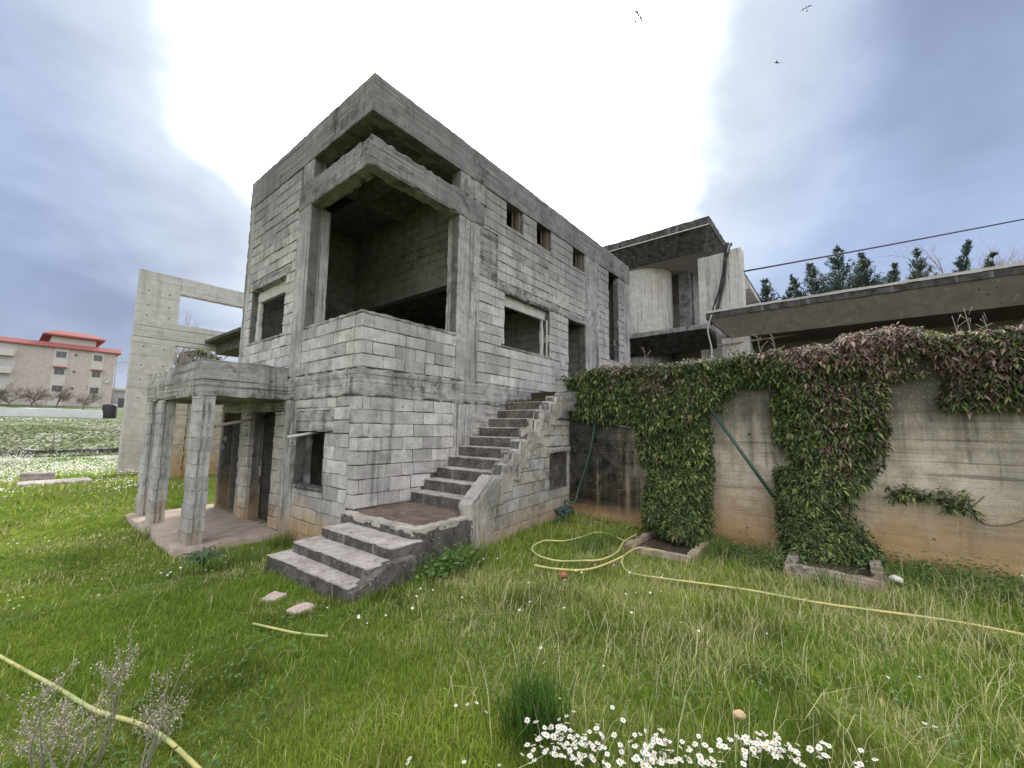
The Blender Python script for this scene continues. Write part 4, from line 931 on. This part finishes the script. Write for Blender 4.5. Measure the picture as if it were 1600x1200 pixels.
for (xa, xb) in ((2.0, 3.7), (6.5, 8.1)):
    V, F = box(xa, xb, 97.93, 98.0, 4.4, 14.3); obj('window_panel', V, F, M['aptpanel'], ap, False)
    for z in (12.65, 9.75, 6.85):
        V, F = MB().add(*box(xa+.2, xb-.2, 97.88, 97.935, z, z+.06)).add(*box(xa+.2, xb-.2, 97.88, 97.935, z+1.09, z+1.15)).add(*box(xa+.2, xa+.26, 97.88, 97.935, z+.06, z+1.09)).add(*box(xb-.26, xb-.2, 97.88, 97.935, z+.06, z+1.09)).get()
        fr = obj('window', V, F, M['greywall'], ap, False)
        V, F = box(xa+.26, (xa+xb)/2-.02, 97.90, 97.92, z+.06, z+1.09); obj('pane', V, F, M['glass'], fr, False)
        V, F = box((xa+xb)/2+.02, xb-.26, 97.90, 97.92, z+.06, z+1.09); obj('pane', V, F, M['glass'], fr, False)
        if z == 9.75: V, F = prism([(97.2, z+1.2), (97.93, z+1.45), (97.93, z+1.2)], 0, xa+.05, xb-.05); obj('awning', V, F, M['redroof'], ap, False)
for z in (13.2, 10.3, 7.4): V, F = box(4.4, 4.75, 97.94, 97.995, z, z+.36); obj('small_window', V, F, M['glass'], ap, False)
for z in (6.6, 9.5, 12.3):
    V, F = MB().add(*box(-8, -2.3, 96.9, 98.0, z-.15, z+.0)).add(*box(-8, -2.3, 96.9, 97.0, z+.001, z+.95)).get(); obj('balcony', V, F, M['aptpanel'], ap, False)
    V, F = box(-7.5, -2.5, 97.99, 98.015, z+.001, z+2.1); obj('balcony_opening', V, F, M['greywall'], ap, False)
V, F = box(8.55, 9.0, 97.6, 98, 8.9, 9.3); obj('air_conditioner', V, F, M['greywall'], ap, False)
lb = thing('low_building', (13, 105, 4.5), 'small grey concrete building half hidden between the apartments and the frame wall', 'building')
V, F = box(9.9, 16, 104, 112, 3.5, 8.0); obj('wall', V, F, M['greywall'], lb, False); V, F = box(9.6, 16.4, 103.4, 112, 8.0, 8.4); obj('roof', V, F, M['aptpanel'], lb, False); V, F = box(11.4, 14.5, 103.9, 104, 4.5, 6.6); obj('opening', V, F, M['glass'], lb, False)
V, F = rbox(-60, 6.7, 80, 80.3, .8, 3.62, seg=.8, amp=.04, chip=.1, seed=181); tag(obj_at('boundary_wall', (-10, 80, 2), V, F, M['whitewash']), 'long whitewashed boundary wall across the field below the apartments', 'wall')
n_ = 20; an = np.linspace(0, 2*math.pi, n_, endpoint=False)
tk = thing('water_tank', (7.6, 82, 3.0), 'black plastic water tank at the end of the whitewashed wall', 'tank')
Vd = np.concatenate([np.stack([7.6+r_*np.cos(an), 82+r_*np.sin(an), np.full(n_, z)], -1) for r_, z in ((.8, 2.0), (.85, 2.4), (.85, 4.3), (.8, 4.5), (.3, 4.6))])
obj('tank_body', Vd, [np.array([[k*n_+i, k*n_+(i+1) % n_, (k+1)*n_+(i+1) % n_, (k+1)*n_+i] for k in range(4) for i in range(n_)]), np.array([np.arange(n_)+4*n_])], M['black'], tk)
up_ = thing('utility_pole', (10.3, 102, 4), 'thin utility pole with a lamp arm and wires right of the apartments', 'pole')
V, F = tube([(10.3, 102, 3.5), (10.3, 102, 14.6)], .1, 6, 1); obj('mast', V, F, M['steel'], up_); V, F = tube([(10.3, 102, 13.2), (12.2, 101, 13.5)], .06, 5, 1); obj('lamp_arm', V, F, M['steel'], up_)
for z in (11.6, 12.4, 14.1): V, F = tube([(10.3, 102, z), (16, 101, z-.4), (26, 99, z+.3)], .025, 4, 4); obj('wire', V, F, M['cable_grey'], up_)
fc_ = thing('wire_fence', (0, 24, .2), 'rusty wire fence with thin posts on a low stone kerb across the field', 'fence')
for k, x in enumerate((-7, -4.2, -1.4, 1.0, 3.4)):
    z0 = gz(x, 24); V, F = tube([(x, 24, z0-.2), (x+.02, 24, z0+(1.15 if k != 3 else 1.9))], .03, 6, 1); obj('post', V, F, M['timber'], fc_)
for h in (.45, .8, 1.05): V, F = tube([(x, 24, gz(x, 24, h)) for x in (-7, -4.2, -1.4, 1.0, 3.4)], .007, 4, 2); obj('wire', V, F, M['timber'], fc_)
V, F = rbox(-9, 4, 23.8, 24.1, -.4, .36, seg=.2, amp=.03, chip=.06, seed=183); obj('kerb', V, F, M['stained'], fc_)
for k, (px_, py_, dd, lbl) in enumerate(((997, 25, 14, 'dark swallow gliding highest, just right of the bright cloud'), (1215, 98, 17, 'small dark swallow flying lower at the upper right'), (1260, 13, 22, 'tiny dark bird at the top edge of the sky'))):
    c = bpx(px_, py_, dd); bd = np.array([[0, .16, 0], [.03, .05, .01], [0, -.12, 0], [-.03, .05, .01], [0, .04, .035], [.12, .05, .05], [.30, -.06, .03], [.10, -.02, .03], [-.12, .05, .05], [-.30, -.06, .03], [-.10, -.02, .03], [.05, -.24, 0], [-.05, -.24, 0], [0, .03, -.03]])*.95
    Fb = [np.array([[0, 1, 4], [0, 4, 3], [1, 2, 4], [3, 4, 2], [0, 13, 1], [0, 3, 13], [13, 2, 1], [3, 2, 13], [5, 6, 7], [8, 10, 9], [2, 11, 12]]), np.array([[1, 5, 7, 4], [3, 4, 10, 8]])]
    a_ = (2.4, .7, 1.5)[k]; cr_, sr_ = math.cos(1.0), math.sin(1.0)
    bd = np.stack([bd[:, 0]*cr_-bd[:, 2]*sr_, bd[:, 1], bd[:, 0]*sr_+bd[:, 2]*cr_], -1) if k < 2 else bd
    tag(obj_at('bird', tuple(c), rotz(bd, a_)+c, Fb, M['bird'], None, False), lbl, 'bird', 'birds in the sky')

# ------------------------------------------------------------------ trees
def bare_tree(base, h, seed, label, name='bare_tree', spread=.5, levels=4, r0=.12, mat='greytwig', group=None, nb=4):
    rg = np.random.default_rng(seed); mb = MB()
    def br(p, d_, L, r, lv):
        d_ = d_/np.linalg.norm(d_); m_ = p+d_*L*.5+rg.normal(0, .04*L, 3); e = p+d_*L+rg.normal(0, .06*L, 3)
        V, F = tube([p, m_, e], [r, r*.8, r*.55], 5 if lv > 2 else 3, 2 if lv > 1 else 1, False); mb.add(V, F)
        if lv == 0: return
        for k in range(nb):
            s = p+(e-p)*rg.uniform(.35, 1.0); dd = d_+rg.normal(0, spread, 3); dd[2] += .25
            br(s, dd, L*rg.uniform(.5, .75), r*.5, lv-1)
    root = thing(name, tuple(base), label, 'tree' if name == 'bare_tree' else 'shrub', group)
    V, F = tube([base-[0, 0, .3], base+[0, 0, h*.3]], [r0, r0*.8], 6, 1); obj('trunk', V, F, M[mat], root)
    for k in range(3): br(base+np.array([0, 0, h*.28]), np.array([rg.normal(0, spread*.8), rg.normal(0, spread*.8), 1]), h*.36, r0*.7, levels)
    mb.obj('branches', M[mat], root)
def conifer(base, h, spires, seed, label, group, leanx=0):
    rg = np.random.default_rng(seed); root = thing('conifer_tree', tuple(base), label, 'tree', group); P = []; D = []; L = []
    br = MB()
    for (dx, dy, sh, wr) in spires:
        top = base+np.array([dx, dy, sh]); foot = base+np.array([dx*.25, dy*.25, sh*.15])
        V, F = tube([foot, (foot+top)/2+[dx*.1, dy*.1, 0], top], [.14, .08, .02], 5, 3); br.add(V, F)
        nbr = int(sh*15)
        for k in range(nbr):
            f = rg.uniform(.12, 1)**.8; p0 = foot+(top-foot)*f; a = rg.uniform(0, 2*math.pi); l = wr*1.35*(1.0-f)**1.15*rg.uniform(.35, 1.3)+.08
            d_ = np.array([math.cos(a), math.sin(a), .38+.5*f+rg.normal(0, .15)]); d_ /= np.linalg.norm(d_); n = int(10+l*60)
            s = rg.uniform(.1, 1, n); q = p0+d_*l*s[:, None]+np.array([0, 0, .25])*(s**2*l)[:, None]+rg.normal(0, .03+.05*l*.3, (n, 3))
            P.append(q); D.append(d_+rg.normal(0, .55, (n, 3))+[0, 0, .35]); L.append(np.full(n, .17))
    P = np.concatenate(P); D = np.concatenate(D); n = len(P)
    T_ = np.array([.045, .072, .055])*rg.uniform(.55, 1.6, (n, 1))*(1+rg.normal(0, .06, (n, 3)))
    V, F, TT = leaf_mesh(P, D, rg.uniform(.10, .22, n), .05, .1, T_, rg=rg)
    br.obj('trunk', M['bark'], root); tag(obj('crown', V, F, M['leaf'], root, False, TT), kind='stuff')
def tb(px, py, dd, z0=2.4):
    q = bpx(px, py, dd); return np.array([q[0], q[1], z0]), q[2]-z0
b, h = tb(1195, 440, 20); conifer(b, h, [(0, 0, h, 2.0), (.5, -1.0, h*.94, 1.7), (-.2, .5, h*.86, 1.7)], 21, 'small dark conifer showing between the villa and the pavilion roof', 'conifers behind the pavilion')
b, h = tb(1308, 388, 24); conifer(b, h, [(0, 0, h, 3.0), (.9, -1.1, h*.965, 2.6), (-1.0, 1.3, h*.90, 2.9), (-1.6, 2.2, h*.83, 2.2)], 22, 'tallest dark conifer rising behind the middle of the pavilion roof', 'conifers behind the pavilion')
b, h = tb(1352, 402, 24); conifer(b, h, [(0, 0, h, 2.6), (.9, -1.3, h*.95, 2.2), (1.4, -2.2, h*.86, 2.2)], 23, 'dark conifer just right of the tallest one behind the pavilion roof', 'conifers behind the pavilion')
b, h = tb(1432, 391, 24); conifer(b, h, [(0, 0, h, 2.7), (1.5, -2.3, h*1.04, 1.7), (2.4, -3.4, h*.97, 1.4)], 24, 'conifer with long tips leaning right behind the right end of the pavilion roof', 'conifers behind the pavilion')
b, h = tb(1502, 410, 26); conifer(b, h, [(0, 0, h, 1.3)], 25, 'short blue green conifer beside the bare trees at the right', 'conifers behind the pavilion')
b, h = tb(1525, 392, 32); bare_tree(b, h, 31, 'bare grey tree behind the pavilion, left of the red roof', levels=4, r0=.2, group='bare trees behind the pavilion')
b, h = tb(1575, 378, 34); bare_tree(b, h, 32, 'bare grey tree nearest the red roof behind the pavilion', levels=4, r0=.2, group='bare trees behind the pavilion')
q = bpx(1600, 405, 30); rh = thing('red_roofed_house', (q[0], q[1], 2.4), 'red tiled roof corner showing above the pavilion at the right edge', 'house')
V = np.array([[0, 0, -.6], [3, -8, -.6], [9, -6, -.6], [6, 2, -.6], [3.5, -3, 1.8], [5.5, -3.2, 1.8]])+q; obj('roof', V, [np.array([[0, 1, 4], [2, 3, 5]]), np.array([[1, 2, 5, 4], [3, 0, 4, 5]])], M['redroof'], rh, False)
V, F = box(q[0]+.8, q[0]+7, q[1]-6, q[1]+0.2, 2.3, q[2]-.6); obj('wall', V, F, M['aptstone'], rh, False)
for k, (px_, sd) in enumerate(((12, 41), (48, 42), (88, 43), (130, 44))):
    b = bpl(px_, 640, 1, 84); b = np.array([b[0], 84.0, 3.0]); bare_tree(b, 4.6, sd, ('leafless brown shrub farthest left above the whitewashed wall', 'leafless brown shrub left of centre above the whitewashed wall', 'leafless brown shrub under the left column of apartment windows', 'leafless brown shrub near the black water tank')[k], 'bare_shrub', 1.1, 4, .10, 'bark', 'bare shrubs before the apartments', 5)
b = bpl(288, 600, 1, 45); b = np.array([b[0], 45.0, .8]); bare_tree(b, 10.5, 45, 'bare grey tree seen through the lower opening of the frame wall', spread=.35, levels=4, r0=.2)
b = bpl(312, 560, 1, 60); c0 = np.array([b[0], 60.0, 1.3]); ft = thing('round_green_tree', tuple(c0), 'round green tree seen through the frame wall opening above the porch', 'tree')
rg = np.random.default_rng(51); n = 2600; u = rg.normal(0, 1, (n, 3)); u /= np.linalg.norm(u, axis=1, keepdims=True); rad = (1.7+1.2*fbm(u*2.2+7, 3, 3))*rg.uniform(.6, 1, n)**.5
P = c0+np.array([0, 0, b[2]-1.3-.5])+u*rad[:, None]*np.array([1, 1, .62]); V, F, TT = leaf_mesh(P, u+rg.normal(0, .6, (n, 3)), .4, .25, .2, np.array([.07, .10, .04])*rg.uniform(.5, 1.5, (n, 1)), rg=rg)
tag(obj('crown', V, F, M['leaf'], ft, False, TT), kind='stuff'); V, F = tube([c0-[0, 0, .3], P.mean(0)], .25, 6, 1); obj('trunk', V, F, M['bark'], ft)

# ------------------------------------------------------------------ plants on the lawn
def rosette(px_, py_, label):
    q = gp(px_, py_); rg = np.random.default_rng(61); mb = MB()
    root = thing('rosette_plant', tuple(q), label, 'plant')
    for k in range(26):
        a = k*2.4; L = rg.uniform(.20, .34); d_ = np.array([math.cos(a), math.sin(a), 0]); P = [q+d_*.01, q+d_*L*.4+[0, 0, L*.55], q+d_*L*.8+[0, 0, L*.55], q+d_*L*1.1+[0, 0, L*.3]]
        sd = np.array([-d_[1], d_[0], 0]); W = [.012, .018, .012, .001]; V = np.concatenate([[p-sd*w_, p-[0, 0, w_*.4], p+sd*w_] for p, w_ in zip(P, W)])
        F = np.array([[i*3+j, i*3+j+1, i*3+j+4, i*3+j+3] for i in range(3) for j in range(2)]); obj('leaf', V, F, M['leaf'], root, True, np.full((12, 3), 1.)*np.array([.055, .10, .06])*rg.uniform(.8, 1.2))
rosette(316, 885, 'spiky green rosette plant in the grass before the front porch pillar')
def weeds(px_, py_, n, sp, L, label, colr, seed, name='leafy_weed'):
    q = gp(px_, py_); rg = np.random.default_rng(seed); P = np.stack([q[0]+rg.normal(0, sp[0], n), q[1]+rg.normal(0, sp[1], n), np.zeros(n)], -1)
    P[:, 2] = ground_h(P[:, 0], P[:, 1])+np.abs(rg.normal(0, .09, n)); D = np.stack([rg.normal(0, 1, n), rg.normal(0, 1, n), rg.uniform(.1, 1, n)], -1)
    V, F, TT = leaf_mesh(P, D, rg.uniform(L*.6, L*1.2, n), L*.55, .5, np.array(colr)*rg.uniform(.6, 1.4, (n, 1)), rg=rg)
    tag(obj_at(name, tuple(q), V, F, M['leaf'], None, False, TT), label, 'weed', kind='stuff')
weeds(705, 885, 420, (.22, .10), .09, 'clump of broad leaved green weeds against the stair side', (.10, .18, .04), 71)
weeds(1480, 905, 2200, (.35, .75), .06, 'low green ground cover along the foot of the retaining wall', (.08, .16, .035), 72, 'ground_cover')
weeds(1170, 868, 500, (.2, .35), .06, 'dark weeds between the two planters at the wall foot', (.07, .12, .04), 73)
weeds(1230, 890, 300, (.12, .2), .07, 'dark weeds on the left side of the right planter', (.08, .13, .04), 74)

# ------------------------------------------------------------------ grass, daisies, dry stems
def blocked(x, y):
    b = (x > -.02) & (y > -.06)
    b |= (x > -1.40) & (x < .1) & (y > 2.25) & (y < 6.05)
    b |= (x > -1.07) & (x < .9) & (y > -1.70) & (y < .02) | (x > -1.0) & (x < -.28) & (y > -1.80) & (y < -1.6)
    b |= (x > .75) & (x < 4.2) & (y > yout(x)-.0) & (y < .1)
    b |= (x > 3.93) & (y < -.9)
    b |= (x > 2.24) & (x < 3.95) & (y > -3.80) & (y < -2.72) | (x > 2.61) & (x < 3.95) & (y > -5.66) & (y < -4.78)
    b |= (x > -2.75) & (x < -1.3) & (y > 10.95) & (y < 12.4)
    return b
def sample(n, r0, r1, pw, seed):
    rg = np.random.default_rng(seed); u = rg.uniform(0, 1, n); e = 2-pw
    r = (r0**e+u*(r1**e-r0**e))**(1/e); a = R(38.778)+rg.uniform(-R(72), R(74), n)
    x = CAM[0]+r*np.cos(a); y = CAM[1]+r*np.sin(a); k = ~blocked(x, y); return x[k], y[k], r[k], rg
mb = MB()
def grass(n, r0, r1, pw, hmin, hmax, wd, seed, dry=0.0, spread=.4, wgrow=.0):
    x, y, r, rg = sample(n, r0, r1, pw, seed)
    big = n2(x*.55, y*.55, 81); mid = n2(x*2.2, y*2.2, 82); sm = n2(x*6, y*6, 86); patch = n2(x*.9+40, y*.9, 83)
    right = np.clip((x*.62-y*.78-1.2)/3.2, 0, 1)                       # longer, drier grass to the right
    bare = np.clip((n2(x*1.5+9, y*1.5, 105)-.60)*9, 0, 1); strip = .7*bare+np.exp(-((x-2.0)/.7)**2-((y+5.4)/1.1)**2)+.6*np.exp(-((x+.2)/1.1)**2-((y+2.3)/.45)**2)
    dryp = np.clip((patch-.54)*2.2, 0, .28)+.07*right+.34*strip+.02
    h = rg.uniform(hmin, hmax, len(x))*(.42+.72*mid)*(1+.30*right)*np.where(x < -1.2, .8, 1)*(.6+.8*sm)*(1-.45*bare)
    g1 = np.array([.245, .345, .035]); g2 = np.array([.36, .45, .062]); g3 = np.array([.14, .25, .033]); st = np.array([.60, .56, .28]); ol = np.array([.31, .35, .07])
    m_ = np.clip((big-.36)*3, 0, 1)[:, None]; c = g3*(1-m_)+g2*m_; u = rg.uniform(0, 1, len(x)); c = np.where((u < .3)[:, None], g1, c); c = np.where((u > .82)[:, None], ol, c)
    lush = np.clip((n2(x*1.3, y*1.3, 88)-.58)*8, 0, 1)[:, None]; c = c*(1-.40*lush)
    dm = rg.uniform(0, 1, len(x)) < dryp+dry; c = np.where(dm[:, None], st*rg.uniform(.6, 1.15, (len(x), 1)), c)*rg.uniform(.7, 1.3, (len(x), 1))
    h = np.where(dm, h*1.15, h); k = rg.uniform(0, 1, len(x)) < .55+.75*sm
    x, y, h, c, r = x[k], y[k], h[k], c[k], r[k]
    V, F, TT = blades(x, y, ground_h(x, y)-.03, h, wd*(1+wgrow*np.maximum(r-4, 0))*rg.uniform(.7, 1.3, len(x)), c, spread, rg, lean=(.12, .1)); mb.add(V, F, TT)
grass(195000, 1.5, 5.5, 0.9, .045, .125, .0048, 1, 0, .65)
grass(205000, 4.0, 13, 1.2, .05, .135, .0065, 2, 0, .6, .10)
grass(36000, 11, 26, 1.3, .10, .24, .02, 3, 0, .5, .05)
x, y, r, rg = sample(15000, 1.8, 8, .9, 5)
k = rg.uniform(0, 1, len(x)) < .5*np.clip((x*.62-y*.78-.9)/3.0, .05, 1)*(.2+n2(x*1.5, y*1.5, 91)); x, y = x[k], y[k]
V, F, TT = blades(x, y, ground_h(x, y)-.02, rg.uniform(.16, .34, len(x)), .0045, np.array([.66, .62, .36])*rg.uniform(.6, 1.2, (len(x), 1)), .55, rg, lean=(.30, -.12)); mb.add(V, F, TT)
tag(mb.obj('grass', M['grass']), kind='stuff')
# broad clover-like leaves low in the turf
x, y, r, rg = sample(15000, 1.6, 9, 1.0, 6); k = n2(x*1.1, y*1.1, 88) > .53; x, y = x[k], y[k]; P = np.stack([x, y, ground_h(x, y)+rg.uniform(.0, .05, len(x))], -1)
V, F, TT = leaf_mesh(P, np.stack([rg.normal(0, 1, len(x)), rg.normal(0, 1, len(x)), rg.uniform(.1, .8, len(x))], -1), rg.uniform(.02, .05, len(x)), .02, .3, np.array([.09, .17, .04])*rg.uniform(.6, 1.5, (len(x), 1)), rg=rg)
tag(obj('clover_leaves', V, F, M['leaf'], None, False, TT), kind='stuff')
V, F, TT = tufts(-1.36, -4.05, 420, (.07, .07), .30, .008, (.08, .16, .03), seed=9, spread=.5); q = gp(835, 1130)
V = V+np.array([q[0]+1.36, q[1]+4.05, 0]); tag(obj_at('grass_tuft', tuple(q), V, F, M['grass'], None, True, TT), 'tall dark green grass tuft at the left end of the daisy patch', 'plant', kind='stuff')
mb = MB()
for (px_, py_, n, sx) in ((730, 880, 500, .2), (620, 905, 300, .16), (360, 880, 300, .3), (940, 850, 300, .3), (1120, 862, 300, .3), (1300, 900, 260, .35), (440, 850, 200, .1), (250, 835, 200, .1)):
    q = gp(px_, py_); V, F, TT = tufts(q[0], q[1], n, (sx, .09), .26, .008, (.15, .23, .05), seed=int(px_), spread=.6)
    k = ~blocked(V[::5, 0], V[::5, 1]); kv = np.repeat(k, 5); idx = np.cumsum(kv)-1; Fk = F[kv[F].all(1)]; mb.add(V[kv], idx[Fk], TT[kv])
tag(mb.obj('tall_grass', M['grass']), kind='stuff')
# white flowers of the far field
mb = MB(); rg = np.random.default_rng(95)
n = 19000; y = 8+rg.uniform(0, 1, n)**1.2*15.5; x = rg.uniform(-8, 4, n)*(.45+y/40); k = (n2(x*.35, y*.5, 96)*.6+n2(x*1.6, y*1.6, 94)*.4+rg.normal(0, .05, n) > .47-.006*(y-8)) & ~blocked(x, y); x, y = x[k], y[k]
P = np.stack([x, y, ground_h(x, y)+rg.uniform(.08, .2, len(x))], -1); s_ = rg.uniform(.010, .022, len(x)); 
def discs(P, s_, colr, tilt, rg):
    n = len(P); N = np.stack([rg.normal(0, tilt, n)-.25, rg.normal(0, tilt, n)-.35, np.ones(n)], -1); N /= np.linalg.norm(N, axis=1, keepdims=True)
    A = np.cross(N, [0, 1, 0.1]); A /= np.linalg.norm(A, axis=1, keepdims=True); Bv = np.cross(N, A); an = np.arange(6)*math.pi/3
    V = P[:, None]+s_[:, None, None]*(A[:, None]*np.cos(an)[None, :, None]+Bv[:, None]*np.sin(an)[None, :, None]); F = np.arange(n*6).reshape(n, 6)
    return V.reshape(-1, 3), F, np.broadcast_to(np.array(colr), (n*6, 3))
mb.add(*discs(P, s_, (.72, .72, .68), .35, rg))
x, y, r, rg = sample(1300, 3.5, 14, 1.0, 97); k = (n2(x*.8, y*.8, 98) > .55); x, y = x[k], y[k]
mb.add(*discs(np.stack([x, y, ground_h(x, y)+rg.uniform(.07, .14, len(x))], -1), rg.uniform(.006, .013, len(x)), (.75, .75, .7), .3, rg))
tag(mb.obj('white_flowers', M['petal']), kind='stuff')
rg = np.random.default_rng(103); n = 16000; y = 22+rg.uniform(0, 1, n)**1.4*56; x = rg.uniform(-12, 9, n)*(.35+y/60); k = (y < 79.5); x, y = x[k], y[k]; n = len(x)
pt = n2(x*.10, y*.035, 104, 5)+rg.normal(0, .05, n); cc = np.where((pt < .43)[:, None], [.17, .21, .085], np.where((pt < .49)[:, None], [.38, .38, .28], np.where((pt < .54)[:, None], [.22, .185, .135], [.60, .60, .54])))*rg.uniform(.45, 1.0, (n, 1))
V, F, TT = blades(x, y, ground_h(x, y)-.05, rg.uniform(.05, .16, n)*(1+y*.004), .07+y*.0026, cc, 1.1, rg); tag(obj('field_scrub', V, F, M['grass'], None, True, TT), kind='stuff')
# daisies in the foreground: each one a thing
def daisy_meshes(seed):
    rg = np.random.default_rng(seed); n = 14; mp = MB()
    for k in range(n):
        a = 2*math.pi*k/n+rg.normal(0, .08); d_ = np.array([math.cos(a), math.sin(a), 0]); sd = np.array([-d_[1], d_[0], 0]); L = rg.uniform(.85, 1.1)*.0165; dr = rg.uniform(-.004, .002)
        mp.add([d_*.004-sd*.0014, d_*.004+sd*.0014, d_*L*.75+sd*.0030+[0, 0, dr*.5], d_*L+[0, 0, dr], d_*L*.75-sd*.0030+[0, 0, dr*.5]], np.array([[0, 4, 3, 2, 1]]), (.80, .80, .78))
    V, F = mp.get(); petals = mk_mesh('petals', V, F, False, np.concatenate(mp.T)); petals.materials.append(M['petal'])
    n = 8; an = np.arange(n)*2*math.pi/n; V = np.concatenate([np.stack([.0055*np.cos(an), .0055*np.sin(an), np.full(n, .0005)], -1), np.stack([.0036*np.cos(an), .0036*np.sin(an), np.full(n, .0034)], -1), [[0, 0, .0042]]])
    F = [np.array([[i, (i+1) % n, n+(i+1) % n, n+i] for i in range(n)]), np.array([[n+i, n+(i+1) % n, 2*n] for i in range(n)])]
    disc = mk_mesh('flower_disc', V, F, True, np.full((2*n+1, 3), 1.)*[.62, .40, .03]); disc.materials.append(M['petal'])
    return petals, disc
DM = [daisy_meshes(s) for s in range(3)]
V, F = tube([(0, 0, 0), (.008, .004, -.09), (.0, .0, -.18)], .0015, 4, 2); stem_me = mk_mesh('stem', V, F, True, np.full((len(V), 3), 1.)*[.08, .14, .03]); stem_me.materials.append(M['grass'])
rg = np.random.default_rng(99); spots = []
zones = [('in the dense left clump beside the tall grass tuft', (873, 1148, 34, 26, 44), (905, 1160, 40, 26, 30), (850, 1172, 40, 16, 14)), ('in the middle of the daisy patch at the bottom edge', (985, 1170, 70, 22, 44), (1050, 1185, 60, 12, 40), (1040, 1158, 34, 12, 16)),
         ('in the right half of the daisy patch at the bottom edge', (1190, 1158, 34, 9, 32), (1225, 1170, 50, 10, 26), (1290, 1190, 60, 8, 12), (1140, 1175, 50, 14, 18))]
for lb_, *zz in zones:
    for zx, zy, sx, sy, n in zz:
        for _ in range(n): spots.append((zx+rg.normal(0, sx*.75), zy+rg.normal(0, sy*.75), lb_))
spots += [(x, y, 'scattered alone in the lawn away from the dense patch') for x, y in [(730, 1100), (745, 1098), (712, 1102), (690, 1098), (760, 1112), (640, 1185), (637, 1192), (725, 1190), (1445, 1130), (1460, 1135), (1285, 1160), (1345, 1172), (845, 1012), (900, 1035), (943, 1040), (780, 1195), (875, 1091), (850, 1035)]]
for i, (x, y, lb_) in enumerate(spots[:298]):
    z = 0
    hh = rg.uniform(.12, .2)
    for _ in range(4): q = bpl(x, y, 2, z); z = gz(q[0], q[1], hh)
    d_ = bpl(x, y, 2, z); sc_ = rg.uniform(.6, 1.05) if 'alone' not in lb_ else rg.uniform(.5, .75); pe, di = DM[int(rg.integers(3))]
    t_ = thing('daisy', tuple(d_), 'white daisy '+lb_, 'daisy', 'daisies '+lb_); t_.scale = (sc_,)*3
    t_.rotation_euler = (rg.normal(.12, .28), rg.normal(-.15, .28), rg.uniform(0, 6))
    for nm, me in (('petals', pe), ('flower_disc', di), ('stem', stem_me)):
        o = bpy.data.objects.new(nm, me); col.objects.link(o); o.parent = t_
# tall dry flowering stems in the near left corner
def dry_weed(px_, py_, tops, seed, label):
    q = gp(px_, py_); root = thing('dry_weed', tuple(q), label, 'weed', 'dry weeds in the lower left corner'); rg = np.random.default_rng(seed); mb = MB(); P = []
    dep = (q-CAM)@fw
    for (tx, ty) in tops:
        tp = bpx(tx, ty, dep*rg.uniform(.93, 1.05)); ms_ = (q+tp)/2+rg.normal(0, .02, 3); V, F = tube([q+rg.normal(0, .02, 3)*[1, 1, 0], ms_, tp], [.004, .003, .0015], 5); mb.add(V, F)
        for k in range(12):
            f = rg.uniform(.35, 1); s = q+(tp-q)*f; L = rg.uniform(.05, .14)*(1.3-f*.6); a = rg.uniform(0, 6.3); e = s+np.array([math.cos(a)*L*.7, math.sin(a)*L*.7, L*.7]); V, F = tube([s, (s+e)/2+[0, 0, -.008], e], .0011, 3, 2, False); mb.add(V, F)
            m_ = int(rg.integers(8, 18)); P.append(s+(e-s)*rg.uniform(.3, 1.1, m_)[:, None]+rg.normal(0, .010, (m_, 3)))
    mb.obj('stem', M['greytwig'], root); P = np.concatenate(P); n = len(P)
    c = np.where((rg.uniform(0, 1, n) < .6)[:, None], np.array([.62, .54, .44]), np.array([.34, .28, .20]))*rg.uniform(.7, 1.25, (n, 1))
    V, F, TT = leaf_mesh(P, rg.normal(0, 1, (n, 3)), rg.uniform(.006, .013, n), .006, .2, c, rg=rg); tag(obj('seed_heads', V, F, M['leaf'], root, False, TT), kind='stuff')
dry_weed(150, 1195, [(205, 998), (190, 1030), (170, 1060)], 1, 'tallest dry weed with pale pinkish seed heads at the lower left')
dry_weed(215, 1215, [(290, 1030), (265, 1060), (300, 1075), (240, 1100)], 2, 'dry weed with loose pale seed heads standing over the yellow hose')
dry_weed(60, 1225, [(100, 1060), (60, 1090), (30, 1100), (110, 1100)], 3, 'low tangled dry weed nearest the bottom left corner')
dry_weed(110, 1235, [(130, 1095), (90, 1130), (150, 1120), (20, 1140)], 4, 'dark stemmed dry weed at the bottom edge left of the hose')
print('OBJECTS', len(bpy.data.objects), 'TRIS', sum(sum(len(p.vertices)-2 for p in o.data.polygons) for o in sc.objects if o.type == 'MESH' and len(o.data.polygons) < 200) + sum(2*len(o.data.polygons) for o in sc.objects if o.type == 'MESH' and len(o.data.polygons) >= 200))
